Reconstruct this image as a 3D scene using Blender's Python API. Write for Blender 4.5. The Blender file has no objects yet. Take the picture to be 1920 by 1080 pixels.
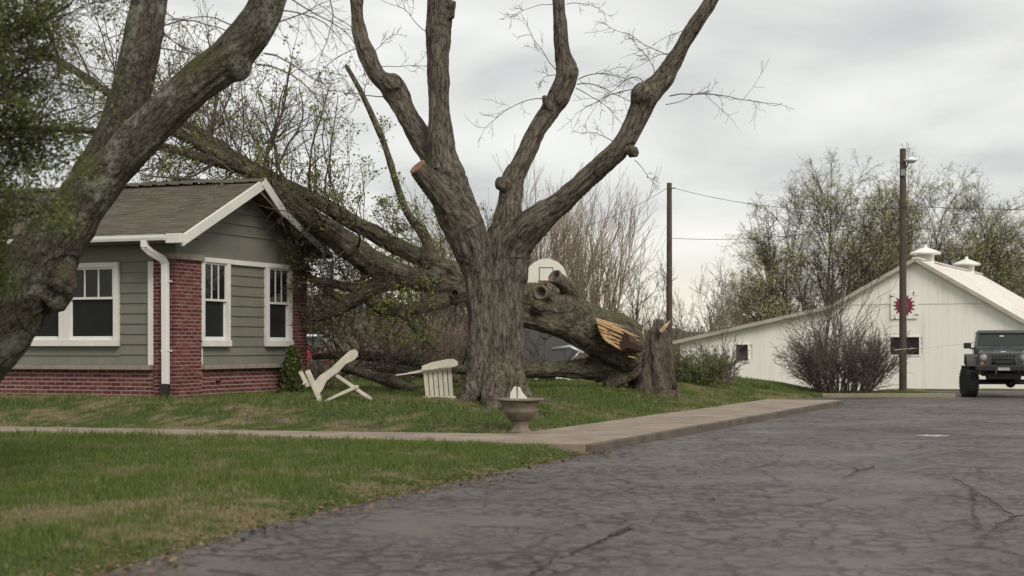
import bpy, bmesh, math, random
import numpy as np
from mathutils import Vector, Matrix, kdtree

R = math.radians
S = bpy.context.scene
COL = S.collection
rng = np.random.default_rng(11)
random.seed(5)

# ------------------------------------------------------------------ camera, world, sun, exposure
EYE = 1.5
F = 3000.0                      # focal length in photograph pixels
cam_d = bpy.data.cameras.new('camera')
cam = bpy.data.objects.new('camera', cam_d)
COL.objects.link(cam)
cam.location = (0, 0, EYE)
cam.rotation_euler = (R(90), 0, 0)
cam_d.sensor_width = 36
cam_d.lens = 36 * F / 1920
cam_d.shift_y = 110 / 1920
cam_d.clip_start = 0.1
cam_d.clip_end = 3000
cam_d.dof.use_dof = True
cam_d.dof.focus_distance = 32
cam_d.dof.aperture_fstop = 2.0
S.camera = cam

SUN_EL, SUN_AZ = R(42), R(152)   # azimuth measured from +Y towards +X
w = bpy.data.worlds.new('World')
S.world = w
w.use_nodes = True
nt = w.node_tree
nt.nodes.clear()
def wn(t, **k):
    n = nt.nodes.new(t)
    for a, b in k.items():
        setattr(n, a, b)
    return n
def wl(a, b):
    nt.links.new(a, b)
out = wn('ShaderNodeOutputWorld'); bg = wn('ShaderNodeBackground'); sky = wn('ShaderNodeTexSky')
sky.sky_type = 'NISHITA'; sky.sun_disc = False
sky.sun_elevation = SUN_EL; sky.sun_rotation = SUN_AZ
tc = wn('ShaderNodeTexCoord'); sep = wn('ShaderNodeSeparateXYZ')
wl(tc.outputs['Generated'], sep.inputs[0])
# a cloud deck seen in perspective: direction divided by its height
zz = wn('ShaderNodeMath', operation='MAXIMUM'); wl(sep.outputs['Z'], zz.inputs[0]); zz.inputs[1].default_value = 0.0
za = wn('ShaderNodeMath', operation='ADD'); wl(zz.outputs[0], za.inputs[0]); za.inputs[1].default_value = 0.20
dx = wn('ShaderNodeMath', operation='DIVIDE'); wl(sep.outputs['X'], dx.inputs[0]); wl(za.outputs[0], dx.inputs[1])
dy = wn('ShaderNodeMath', operation='DIVIDE'); wl(sep.outputs['Y'], dy.inputs[0]); wl(za.outputs[0], dy.inputs[1])
cmb = wn('ShaderNodeCombineXYZ'); wl(dx.outputs[0], cmb.inputs[0]); wl(dy.outputs[0], cmb.inputs[1])
n1 = wn('ShaderNodeTexNoise'); n1.inputs['Scale'].default_value = 1.55; n1.inputs['Detail'].default_value = 7; n1.inputs['Roughness'].default_value = 0.47
n1.inputs['Distortion'].default_value = 0.35
wl(cmb.outputs[0], n1.inputs['Vector'])
cr = wn('ShaderNodeValToRGB'); wl(n1.outputs['Fac'], cr.inputs[0])
e = cr.color_ramp.elements
e[0].position = 0.34; e[0].color = (0.365, 0.368, 0.37, 1)
e[1].position = 0.66; e[1].color = (0.60, 0.598, 0.57, 1)
m = e.new(0.50); m.color = (0.505, 0.504, 0.480, 1)
# warm bright strip near the horizon where the deck thins
hr = wn('ShaderNodeMapRange'); wl(sep.outputs['Z'], hr.inputs['Value'])
hr.inputs['From Min'].default_value = 0.005; hr.inputs['From Max'].default_value = 0.085
hr.inputs['To Min'].default_value = 0.85; hr.inputs['To Max'].default_value = 0.0
hm = wn('ShaderNodeMix', data_type='RGBA'); wl(hr.outputs[0], hm.inputs['Factor']); wl(cr.outputs[0], hm.inputs[6])
hm.inputs[7].default_value = (0.585, 0.54, 0.445, 1)
sc_ = wn('ShaderNodeVectorMath', operation='SCALE'); wl(sky.outputs[0], sc_.inputs[0]); sc_.inputs['Scale'].default_value = 0.09
cl = wn('ShaderNodeMix', data_type='RGBA'); cl.inputs['Factor'].default_value = 0.94
wl(sc_.outputs[0], cl.inputs[6]); wl(hm.outputs[2], cl.inputs[7])
wl(cl.outputs[2], bg.inputs['Color']); bg.inputs['Strength'].default_value = 1.0
wl(bg.outputs[0], out.inputs[0])

sun_d = bpy.data.lights.new('sun', 'SUN'); sun = bpy.data.objects.new('sun', sun_d); COL.objects.link(sun)
sun_d.energy = 1.5; sun_d.angle = R(25); sun_d.color = (1.0, 0.95, 0.87)
sdir = Vector((math.sin(SUN_AZ) * math.cos(SUN_EL), math.cos(SUN_AZ) * math.cos(SUN_EL), math.sin(SUN_EL)))
sun.rotation_euler = sdir.to_track_quat('Z', 'Y').to_euler()
sun.location = (20, 10, 40)
S.view_settings.view_transform = 'Standard'
S.view_settings.look = 'None'
S.view_settings.gamma = 1
S.view_settings.use_curve_mapping = False
S.view_settings.exposure = 0.73
S.cycles.max_bounces = 6
S.cycles.transparent_max_bounces = 8

# ------------------------------------------------------------------ helpers
def P(px, py, Y):
    """world point that lies Y metres ahead in the direction of photograph pixel (px, py)"""
    return Vector(((px - 960) * Y / F, Y, EYE + (650 - py) * Y / F))

MW = {}
def thing(name, label, cat, loc=(0, 0, 0), rotz=0.0, group=None):
    o = bpy.data.objects.new(name, None); COL.objects.link(o)
    o.location = loc; o.rotation_euler = (0, 0, rotz)
    o.empty_display_size = 0.2
    o['label'] = label; o['category'] = cat
    if group: o['group'] = group
    MW[o.name] = Matrix.Translation(Vector(loc)) @ Matrix.Rotation(rotz, 4, 'Z')
    return o
def tag(o, label=None, cat=None, group=None, kind=None):
    if label: o['label'] = label
    if cat: o['category'] = cat
    if group: o['group'] = group
    if kind: o['kind'] = kind
    return o
def link(name, me, mat=None, parent=None, world=False, origin=None):
    o = bpy.data.objects.new(name, me); COL.objects.link(o)
    if mat is not None and not me.materials: me.materials.append(mat)
    if parent is not None:
        if world: me.transform(MW[parent.name].inverted())
        o.parent = parent
    elif origin is not None:
        me.transform(Matrix.Translation(-Vector(origin))); o.location = origin
    return o

class MB:
    def __init__(s): s.v = []; s.f = []
    def add(s, vs, fs):
        n = len(s.v); s.v += [tuple(v) for v in vs]; s.f += [tuple(i + n for i in f) for f in fs]; return s
    def box(s, x0, x1, y0, y1, z0, z1, M=None):
        vs = [Vector(p) for p in ((x0,y0,z0),(x1,y0,z0),(x1,y1,z0),(x0,y1,z0),(x0,y0,z1),(x1,y0,z1),(x1,y1,z1),(x0,y1,z1))]
        if M is not None: vs = [M @ v for v in vs]
        return s.add(vs, ((3,2,1,0),(4,5,6,7),(0,1,5,4),(1,2,6,5),(2,3,7,6),(3,0,4,7)))
    def bar(s, p0, p1, wd, ht, up=(0, 0, 1)):
        p0, p1 = Vector(p0), Vector(p1); d = (p1 - p0).normalized(); u = Vector(up)
        sx = d.cross(u).normalized(); u = sx.cross(d).normalized()
        a = sx * wd / 2; b = u * ht / 2
        vs = [p0-a-b, p0+a-b, p0+a+b, p0-a+b, p1-a-b, p1+a-b, p1+a+b, p1-a+b]
        return s.add(vs, ((0,1,2,3),(7,6,5,4),(0,4,5,1),(1,5,6,2),(2,6,7,3),(3,7,4,0)))
    def tube(s, pts, rad, n=8, cap=True):
        pts = [Vector(p) for p in pts]
        if not hasattr(rad, '__len__'): rad = [rad] * len(pts)
        t = (pts[1] - pts[0]).normalized()
        a = t.orthogonal().normalized(); vs = []; fs = []
        for i, p in enumerate(pts):
            t2 = (pts[min(i+1, len(pts)-1)] - pts[max(i-1, 0)]).normalized()
            a = (a - t2 * a.dot(t2)).normalized(); b = t2.cross(a)
            for k in range(n):
                g = 2 * math.pi * k / n
                vs.append(p + (a * math.cos(g) + b * math.sin(g)) * rad[i])
        for i in range(len(pts) - 1):
            for k in range(n):
                k2 = (k + 1) % n
                fs.append((i*n+k, i*n+k2, (i+1)*n+k2, (i+1)*n+k))
        if cap:
            fs.append(tuple(reversed(range(n)))); fs.append(tuple((len(pts)-1)*n + k for k in range(n)))
        return s.add(vs, fs)
    def lathe(s, prof, n=24, M=None, cap=True):
        vs = []; fs = []
        for r, z in prof:
            for k in range(n):
                g = 2 * math.pi * k / n
                v = Vector((r * math.cos(g), r * math.sin(g), z)); vs.append(M @ v if M is not None else v)
        for i in range(len(prof) - 1):
            for k in range(n):
                k2 = (k + 1) % n; fs.append((i*n+k, i*n+k2, (i+1)*n+k2, (i+1)*n+k))
        if cap:
            fs.append(tuple(reversed(range(n)))); fs.append(tuple((len(prof)-1)*n+k for k in range(n)))
        return s.add(vs, fs)
    def prism(s, poly, fn, d0, d1):
        """poly: 2-D outline; fn(a, b, d) -> point; extruded from d0 to d1"""
        n = len(poly)
        vs = [fn(a, b, d0) for a, b in poly] + [fn(a, b, d1) for a, b in poly]
        fs = [tuple(reversed(range(n))), tuple(range(n, 2*n))]
        for k in range(n):
            k2 = (k+1) % n; fs.append((k, k2, n+k2, n+k))
        return s.add(vs, fs)
    def mesh(s, name, smooth=False):
        me = bpy.data.meshes.new(name); me.from_pydata(s.v, [], s.f)
        bm = bmesh.new(); bm.from_mesh(me); bmesh.ops.recalc_face_normals(bm, faces=bm.faces); bm.to_mesh(me); bm.free()
        if smooth: me.polygons.foreach_set('use_smooth', [True] * len(me.polygons))
        return me
    def build(s, name, mat, parent=None, smooth=False, bevel=0.0, seg=2, world=False, origin=None):
        o = link(name, s.mesh(name, smooth), mat, parent, world, origin)
        if bevel:
            b = o.modifiers.new('bevel', 'BEVEL'); b.width = bevel; b.segments = seg; b.limit_method = 'ANGLE'; b.angle_limit = R(40)
        return o

def np_mesh(name, verts, faces, smooth=False):
    """verts (N,3), faces (M,k) arrays, all faces of one size"""
    me = bpy.data.meshes.new(name)
    k = faces.shape[1]
    me.vertices.add(len(verts)); me.vertices.foreach_set('co', np.asarray(verts, np.float32).ravel())
    me.loops.add(faces.size); me.loops.foreach_set('vertex_index', faces.astype(np.int32).ravel())
    me.polygons.add(len(faces)); me.polygons.foreach_set('loop_start', np.arange(0, faces.size, k, dtype=np.int32))
    try: me.polygons.foreach_set('loop_total', np.full(len(faces), k, np.int32))
    except Exception: pass
    if smooth: me.polygons.foreach_set('use_smooth', np.ones(len(faces), bool))
    me.update(calc_edges=True); me.validate()
    return me

def hash3(i, j, k):
    h = (i.astype(np.uint32) * np.uint32(374761393) + j.astype(np.uint32) * np.uint32(668265263) + k.astype(np.uint32) * np.uint32(2147483647 ^ 0x5bd1e995))
    h = (h ^ (h >> np.uint32(13))) * np.uint32(1274126177)
    h = h ^ (h >> np.uint32(16))
    return (h & np.uint32(0xffff)).astype(np.float64) / 65535.0
def vnoise(p):
    p = np.asarray(p, float) + 1000.0
    i = np.floor(p).astype(np.int64); f = p - i; f = f * f * (3 - 2 * f)
    r = 0
    for a in (0, 1):
        for b in (0, 1):
            for c in (0, 1):
                wt = (f[:,0] if a else 1-f[:,0]) * (f[:,1] if b else 1-f[:,1]) * (f[:,2] if c else 1-f[:,2])
                r = r + wt * hash3(i[:,0]+a, i[:,1]+b, i[:,2]+c)
    return r
def smooth01(t):
    t = np.clip(t, 0, 1); return t * t * (3 - 2 * t)
def unit(a):
    return a / np.maximum(np.linalg.norm(a, axis=-1, keepdims=True), 1e-9)

# ------------------------------------------------------------------ materials
class NM:
    def __init__(s, name):
        s.m = bpy.data.materials.new(name); s.m.use_nodes = True; s.t = s.m.node_tree
        s.b = s.t.nodes['Principled BSDF']; s.out = s.t.nodes['Material Output']
    def n(s, t, **k):
        x = s.t.nodes.new(t)
        for a, b in k.items(): setattr(x, a, b)
        return x
    def l(s, a, b): s.t.links.new(a, b)
    def coord(s, kind='Object', scale=(1, 1, 1), attr=None):
        if attr:
            c = s.n('ShaderNodeAttribute', attribute_name=attr); o = c.outputs['Vector']
        elif kind == 'Position':
            o = s.n('ShaderNodeNewGeometry').outputs['Position']
        else:
            o = s.n('ShaderNodeTexCoord').outputs[kind]
        mp = s.n('ShaderNodeMapping'); mp.inputs['Scale'].default_value = scale; s.l(o, mp.inputs['Vector'])
        return mp.outputs[0]
    def noise(s, co, scale, detail=4, rough=0.55, dist=0.0):
        x = s.n('ShaderNodeTexNoise'); x.inputs['Scale'].default_value = scale; x.inputs['Detail'].default_value = detail
        x.inputs['Roughness'].default_value = rough; x.inputs['Distortion'].default_value = dist
        s.l(co, x.inputs['Vector']); return x.outputs['Fac']
    def ramp(s, fac, stops):
        x = s.n('ShaderNodeValToRGB'); s.l(fac, x.inputs[0]); el = x.color_ramp.elements
        while len(el) < len(stops): el.new(0.5)
        for q, (p, c) in zip(el, stops):
            q.position = p; q.color = (*c, 1) if hasattr(c, '__len__') else (c, c, c, 1)
        return x.outputs[0]
    def mix(s, fac, a, b, blend='MIX'):
        x = s.n('ShaderNodeMix', data_type='RGBA', blend_type=blend)
        for v, i in ((fac, 0), (a, 6), (b, 7)):
            if hasattr(v, 'is_linked') or hasattr(v, 'links'): s.l(v, x.inputs[i])
            elif hasattr(v, '__len__'): x.inputs[i].default_value = (*v, 1)
            else: x.inputs[i].default_value = v
        return x.outputs[2]
    def math(s, op, a, b=0.0):
        x = s.n('ShaderNodeMath', operation=op)
        for v, i in ((a, 0), (b, 1)):
            if hasattr(v, 'links'): s.l(v, x.inputs[i])
            else: x.inputs[i].default_value = v
        return x.outputs[0]
    def bump(s, h, strength=0.5, dist=0.02):
        x = s.n('ShaderNodeBump'); x.inputs['Strength'].default_value = strength; x.inputs['Distance'].default_value = dist
        s.l(h, x.inputs['Height']); s.l(x.outputs[0], s.b.inputs['Normal'])
    def color(s, c):
        if hasattr(c, 'links'): s.l(c, s.b.inputs['Base Color'])
        else: s.b.inputs['Base Color'].default_value = (*c, 1)
    def rough(s, r, spec=None):
        if hasattr(r, 'links'): s.l(r, s.b.inputs['Roughness'])
        else: s.b.inputs['Roughness'].default_value = r
        if spec is not None: s.b.inputs['Specular IOR Level'].default_value = spec

def simple(name, c, rough=0.6, var=0.18, scale=3.0, metal=0.0, spec=0.4, fine=40, bump=0.0, kind='Object'):
    """painted or plain surface with faint blotches and grain"""
    q = NM(name); co = q.coord(kind)
    a = q.noise(co, scale, 5, 0.6); b = q.noise(co, fine, 3, 0.6)
    f = q.math('ADD', q.math('MULTIPLY', a, 0.7), q.math('MULTIPLY', b, 0.3))
    lo = tuple(x * (1 - var) for x in c); hi = tuple(min(1, x * (1 + var)) for x in c)
    q.color(q.ramp(f, [(0.3, lo), (0.7, hi)])); q.rough(rough, spec); q.b.inputs['Metallic'].default_value = metal
    if bump: q.bump(b, bump, 0.01)
    return q.m

def bark_mat(name, dark, light, lichen=None, lam=0.5, moss=None, mam=0.0, freq=9.0, stretch=0.17, bump=0.9):
    q = NM(name)
    co = q.coord(attr='bark', scale=(1, 1, stretch))
    rid = q.noise(co, freq, 6, 0.7, 0.5); fine = q.noise(q.coord(attr='bark', scale=(1, 1, min(1, stretch * 2.5))), freq * 3.2, 4, 0.65)
    wv = q.n('ShaderNodeTexNoise'); wv.inputs['Scale'].default_value = freq * .5; wv.inputs['Detail'].default_value = 4; q.l(co, wv.inputs['Vector'])
    wa = q.n('ShaderNodeVectorMath', operation='MULTIPLY_ADD'); q.l(wv.outputs['Color'], wa.inputs[0]); wa.inputs[1].default_value = (.10, .10, .16); q.l(q.coord(attr='bark', scale=(1, 1, min(1, stretch * 1.7))), wa.inputs[2])
    vo = q.n('ShaderNodeTexVoronoi', feature='DISTANCE_TO_EDGE'); vo.inputs['Scale'].default_value = freq * .95; q.l(wa.outputs[0], vo.inputs['Vector'])
    plate = q.ramp(vo.outputs['Distance'], [(0.0, 0.0), (0.10, .55), (0.32, 1.0)])
    h = q.math('ADD', q.math('MULTIPLY', plate, 0.14), q.math('ADD', q.math('MULTIPLY', rid, 0.48), q.math('MULTIPLY', fine, 0.38)))
    mid = tuple((a + b) / 2 for a, b in zip(dark, light))
    c = q.ramp(h, [(0.40, dark), (0.52, mid), (0.66, light)])
    po = q.coord('Position')
    if lichen:
        lm = q.ramp(q.math('ADD', q.math('MULTIPLY', q.noise(po, 3.2, 6, 0.7), 0.75), q.math('MULTIPLY', q.noise(po, 22, 3), 0.25)), [(0.52, 0.0), (0.62, lam)])
        c = q.mix(lm, c, lichen)
    if moss:
        nz = q.n('ShaderNodeSeparateXYZ'); q.l(q.n('ShaderNodeNewGeometry').outputs['Normal'], nz.inputs[0])
        mm = q.math('MULTIPLY', q.ramp(q.noise(po, 2.1, 5, 0.65), [(0.42, 0.0), (0.6, mam)]), q.ramp(nz.outputs['Z'], [(0.05, 0.15), (0.6, 1.0)]))
        c = q.mix(mm, c, moss)
    q.color(c); q.rough(0.9, 0.15); q.bump(h, bump, 0.04)
    return q.m

def leaf_mat(name, c0, c1, trans=0.35):
    q = NM(name)
    g = q.n('ShaderNodeNewGeometry')
    c = q.ramp(g.outputs['Random Per Island'], [(0.0, c0), (1.0, c1)])
    q.color(c); q.rough(0.6, 0.3)
    tr = q.n('ShaderNodeBsdfTranslucent'); q.l(c, tr.inputs[0])
    mx = q.n('ShaderNodeMixShader'); mx.inputs[0].default_value = trans
    q.l(q.b.outputs[0], mx.inputs[1]); q.l(tr.outputs[0], mx.inputs[2]); q.l(mx.outputs[0], q.out.inputs[0])
    return q.m

def rand_mat(name, stops, rough=0.85, island=False, bump=0.4, scale=30, spec=0.2, var=0.25):
    """colour picked per object (or per piece) with grain on top"""
    q = NM(name)
    rv = q.n('ShaderNodeNewGeometry').outputs['Random Per Island'] if island else q.n('ShaderNodeObjectInfo').outputs['Random']
    c = q.ramp(rv, stops); co = q.coord('Position')
    g = q.noise(co, scale, 5, 0.65)
    c = q.mix(1.0, c, q.ramp(g, [(0.3, 1 - var), (0.7, 1 + var * .6)]), 'MULTIPLY')
    q.color(c); q.rough(rough, spec); q.bump(g, bump, 0.01)
    return q.m

M_white = simple('white_paint', (0.62, 0.60, 0.55), 0.5, 0.10, 2.0)
M_gutter = simple('gutter_white', (0.66, 0.65, 0.62), 0.4, 0.08, 2.0)
M_siding = simple('grey_green_siding', (0.150, 0.147, 0.116), 0.6, 0.14, 1.6, fine=25)
M_cap = simple('taupe_cap_stone', (0.24, 0.20, 0.165), 0.8, 0.25, 5, bump=0.3)
M_black = simple('black_plastic', (0.012, 0.012, 0.012), 0.5, 0.2)
M_mortar = simple('pale_mortar', (0.27, 0.205, 0.185), 0.95, 0.25, 8, bump=0.5)
M_brick = rand_mat('red_brick', [(0.0, (0.085, 0.024, 0.024)), (0.45, (0.125, 0.034, 0.033)), (0.8, (0.155, 0.046, 0.042)), (1.0, (0.17, 0.072, 0.06))], 0.85)
M_brick_i = rand_mat('red_brick_joined', [(0.0, (0.085, 0.024, 0.024)), (0.45, (0.125, 0.034, 0.033)), (0.8, (0.155, 0.046, 0.042)), (1.0, (0.17, 0.072, 0.06))], 0.85, island=True)
M_shingle = rand_mat('taupe_roof_shingle', [(0.0, (0.086, 0.073, 0.055)), (0.5, (0.104, 0.090, 0.069)), (1.0, (0.120, 0.105, 0.081))], 0.95, island=True, scale=60, var=0.2)
M_deck = simple('roof_deck_wood', (0.12, 0.09, 0.065), 0.9, 0.3, 6)
M_dark = simple('painted_dark_inside', (0.012, 0.012, 0.013), 0.8, 0.1)
def glass_mat(name, c, rough=0.04):
    q = NM(name); co = q.coord('Position'); q.color(c); q.rough(rough, 0.32)
    q.bump(q.noise(co, 1.6, 2), 0.03, 0.05)
    return q.m
M_pane = glass_mat('window_glass', (0.012, 0.014, 0.013))
M_screen = simple('insect_screen_glass', (0.016, 0.017, 0.018), 0.3, 0.2, 3, spec=0.12)
M_barn = None

# ------------------------------------------------------------------ ground layout
U = np.array((0.371, 0.9286)); V = np.array((-0.9286, 0.371)); O = np.array((1.14, 22.7))
def uv(x, y):
    return (x - O[0]) * U[0] + (y - O[1]) * U[1], (x - O[0]) * V[0] + (y - O[1]) * V[1]
def path_u(v):
    """near and far edge of the front path, which narrows towards the left"""
    v = np.asarray(v, float); n_ = -.036 * np.clip(v, 0, 99); f_ = 2.0 - .115 * np.clip(v - 2, 0, 10) - .036 * np.clip(v - 12, 0, 99)
    return n_, f_
def at_uv(u, v):
    p = O + U * u + V * v; return float(p[0]), float(p[1])
drive = [(-4.2, -6), (-3.6, 5), (-3.05, 8.5), (-2.66, 10.8), (-2.05, 13.6), (-1.1, 16.4), (0.1, 19.7), at_uv(-0.02, -0.0), at_uv(20, 0), at_uv(20, 2.0), at_uv(22.5, 2.0), at_uv(24.6, 2.2), (9.6, 47.4), (13.2, 47.6), (13.6, 54.5), (60, 54.5), (60, -6)]
DP = np.array(drive)
def drive_sd(x, y):
    """signed distance to the driveway outline, positive outside"""
    x = np.asarray(x, float); y = np.asarray(y, float)
    d = np.full(x.shape, 1e9); ins = np.zeros(x.shape, bool)
    n = len(DP)
    for i in range(n):
        a = DP[i]; b = DP[(i + 1) % n]; e_ = b - a
        t = np.clip(((x - a[0]) * e_[0] + (y - a[1]) * e_[1]) / (e_ @ e_), 0, 1)
        d = np.minimum(d, np.hypot(x - a[0] - t * e_[0], y - a[1] - t * e_[1]))
        if a[1] != b[1]:
            c = ((a[1] > y) != (b[1] > y)) & (x < (b[0] - a[0]) * (y - a[1]) / (b[1] - a[1]) + a[0])
            ins ^= c
    return np.where(ins, -d, d)
def ground_z(x, y):
    x = np.asarray(x, float); y = np.asarray(y, float)
    sd = drive_sd(x, y); u, v = uv(x, y)
    pn_, pf2 = path_u(v); d_in = np.minimum(u - pf2, v - 2.0)
    lawn = 0.11 + 0.41 * smooth01(d_in / 2.6)
    front = -0.012 + 0.115 * smooth01(sd / 0.9)
    z = np.where(d_in > 0, lawn, front)
    bumps = (vnoise(np.stack([x * 0.7, y * 0.7, x * 0], 1).reshape(-1, 3)).reshape(x.shape) - 0.5) * 0.05 if x.ndim == 1 else 0
    z = z + bumps * smooth01(sd / 0.8)
    slab = ((u > pn_ - 0.02) & (u < pf2 + 0.02) & (v > -0.02)) | ((v > -0.02) & (v < 2.02) & (u > 0) & (u < 20.02))
    z = np.where(slab, 0.02, z)
    z = np.where(sd < 0.0, -0.10, z)
    z = z - 1.25 * smooth01((y - 49.5 - 5 * smooth01((x - 11) / 3)) / 16.0) * (sd > 0)
    return z
def gz(x, y):
    return float(ground_z(np.array([x]), np.array([y]))[0])

def dryness(x, y):
    p = np.stack([x, y, x * 0], 1); u, v = uv(x, y); sd = drive_sd(x, y); pn_, pf2 = path_u(v)
    n_ = vnoise(p * [.8, .8, 1]) * .30 + vnoise(p * [2.6, 2.6, 1] + 7) * .34 + vnoise(p * [9, 9, 1] + 3) * .36
    e_ = np.exp(-np.abs(u - pf2) / .45) * (v > 1.5) * .22 + np.exp(-np.abs(v - 2.0) / .30) * (u > 2) * .12 + np.exp(-np.abs(u - pn_) / .3) * .10 * (v > -.2)
    e_ = e_ + .07 * smooth01((19 - y) / 9) + np.exp(-np.abs(u - 3.75) / .45) * .20 * (v > 9) + np.exp(-np.clip(sd, 0, 9) / .5) * .10
    return smooth01((n_ + e_ * .8 - .53) / .15)
xs = np.concatenate([np.array([-900, -500, -300, -180, -110, -70, -45, -30, -22]), np.arange(-17, 22, 0.22), np.array([24, 28, 34, 42, 55, 75, 110, 180, 300, 500, 900])])
ys = np.concatenate([np.array([-60, -25, -8, 0]), np.arange(4, 52, 0.22), np.array([53, 55, 57.5, 60, 63, 66, 70, 76, 84, 95, 110, 135, 170, 230, 330, 500, 900, 1800])])
gx, gy = np.meshgrid(xs, ys)
gzv = ground_z(gx.ravel(), gy.ravel())
nx_, ny_ = len(xs), len(ys)
idx = np.arange(nx_ * ny_).reshape(ny_, nx_)
fc = np.stack([idx[:-1, :-1], idx[:-1, 1:], idx[1:, 1:], idx[1:, :-1]], -1).reshape(-1, 4)
def soil():
    q = NM('lawn_soil'); co = q.coord('Position')
    a = q.noise(co, 0.55, 6, 0.6); b = q.noise(co, 7, 5, 0.7)
    dr = q.n('ShaderNodeAttribute', attribute_name='dry').outputs['Fac']
    q.color(q.mix(dr, q.ramp(b, [(0.34, (0.035, 0.055, 0.018)), (0.64, (0.06, 0.078, 0.026))]), q.ramp(b, [(0.34, (0.10, 0.075, 0.045)), (0.64, (0.21, 0.165, 0.10))])))
    q.rough(0.95, 0.1); q.bump(b, 0.8, 0.05); return q.m
M_soil = soil()
gme = np_mesh('ground', np.stack([gx.ravel(), gy.ravel(), gzv], 1), fc, True)
at = gme.attributes.new('dry', 'FLOAT', 'POINT'); at.data.foreach_set('value', dryness(gx.ravel(), gy.ravel()).astype(np.float32))
g = link('ground', gme, M_soil)
tag(g, kind='structure')

def asphalt():
    q = NM('old_cracked_asphalt'); co = q.coord('Position')
    big = q.noise(co, 0.35, 5, 0.6); mid = q.noise(co, 3.0, 5, 0.65); fine = q.noise(co, 38, 5, 0.8)
    base = q.ramp(q.math('ADD', q.math('MULTIPLY', big, 0.42), q.math('ADD', q.math('MULTIPLY', mid, 0.22), q.math('MULTIPLY', fine, 0.36))),
                  [(0.36, (0.078, 0.064, 0.056)), (0.5, (0.112, 0.095, 0.085)), (0.64, (0.146, 0.127, 0.115))])
    # crazed cracks: distorted voronoi cell borders in two sizes, present in patches
    wob = q.n('ShaderNodeTexNoise'); wob.inputs['Scale'].default_value = 2.6; wob.inputs['Detail'].default_value = 8; wob.inputs['Roughness'].default_value = .68; q.l(co, wob.inputs['Vector'])
    av = q.n('ShaderNodeVectorMath', operation='MULTIPLY_ADD'); q.l(wob.outputs['Color'], av.inputs[0]); av.inputs[1].default_value = (0.5, 0.5, 0); q.l(co, av.inputs[2])
    def crack(scale, wdt, patch_s, p0, p1):
        v = q.n('ShaderNodeTexVoronoi', feature='DISTANCE_TO_EDGE'); v.inputs['Scale'].default_value = scale; q.l(av.outputs[0], v.inputs['Vector'])
        ln = q.ramp(v.outputs['Distance'], [(0.0, 1.0), (wdt * .45, .85), (wdt, 0.0)])
        pt = q.ramp(q.noise(co, patch_s, 3, 0.6), [(p0, 0.0), (p1, 1.0)])
        br = q.ramp(q.noise(co, scale * 1.9, 3, 0.6), [(0.34, 0.0), (0.48, 1.0)])
        return q.math('MULTIPLY', q.math('MULTIPLY', ln, pt), br)
    c1 = q.math('MULTIPLY', crack(0.5, 0.016, 0.8, 0.44, 0.52), .8); c2 = crack(3.4, 0.085, 0.42, 0.40, 0.50); c3 = crack(7.5, 0.13, 0.6, 0.40, 0.50)
    ck = q.math('MINIMUM', q.math('ADD', c1, q.math('ADD', q.math('MULTIPLY', c2, .75), q.math('MULTIPLY', c3, .5))), 1.0)
    c = q.mix(q.math('MULTIPLY', ck, 0.95), base, (0.016, 0.012, 0.011))
    # brown silt stain where water collects
    px, py, _ = P(1735, 812, 28)
    s2 = q.n('ShaderNodeVectorMath', operation='SUBTRACT'); q.l(co, s2.inputs[0]); s2.inputs[1].default_value = (px, py, 0)
    m2 = q.n('ShaderNodeVectorMath', operation='MULTIPLY'); q.l(s2.outputs[0], m2.inputs[0]); m2.inputs[1].default_value = (0.42, 0.36, 0)
    ln = q.n('ShaderNodeVectorMath', operation='LENGTH'); q.l(m2.outputs[0], ln.inputs[0])
    sm = q.ramp(q.math('ADD', ln.outputs['Value'], q.math('MULTIPLY', q.noise(co, 1.8, 5, 0.7), 1.1)), [(0.7, 0.9), (1.35, 0.0)])
    c = q.mix(sm, c, (0.055, 0.038, 0.030))
    q.color(c); q.rough(q.ramp(big, [(0.38, 0.45), (0.62, 0.72)]), 0.3)
    h = q.math('SUBTRACT', q.math('ADD', q.math('MULTIPLY', fine, 0.25), q.math('MULTIPLY', mid, 0.3)), q.math('MULTIPLY', ck, 0.8))
    q.bump(h, 0.7, 0.03); return q.m
M_asph = asphalt()
# driveway sheet: outline with a slightly ragged lawn edge
edge = []
for i in range(len(DP)):
    a, b = DP[i], DP[(i + 1) % len(DP)]; L_ = np.linalg.norm(b - a); n = max(1, int(L_ / 0.12)) if i < 7 else 1
    nrm = np.array((b[1] - a[1], a[0] - b[0])) / L_
    for k in range(n):
        q_ = a + (b - a) * k / n
        if n > 1 and k: q_ = q_ + nrm * (vnoise(np.array([[q_[0] * 3, q_[1] * 3, 0.3]]))[0] - 0.5) * 0.16
        edge.append((q_[0], q_[1], 0.0))
bm = bmesh.new(); bm.faces.new([bm.verts.new(p) for p in edge]); bmesh.ops.triangulate(bm, faces=bm.faces[:])
me = bpy.data.meshes.new('driveway'); bm.to_mesh(me); bm.free()
if me.polygons[0].normal.z < 0: me.flip_normals()
tag(link('driveway', me, M_asph), kind='structure')

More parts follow.
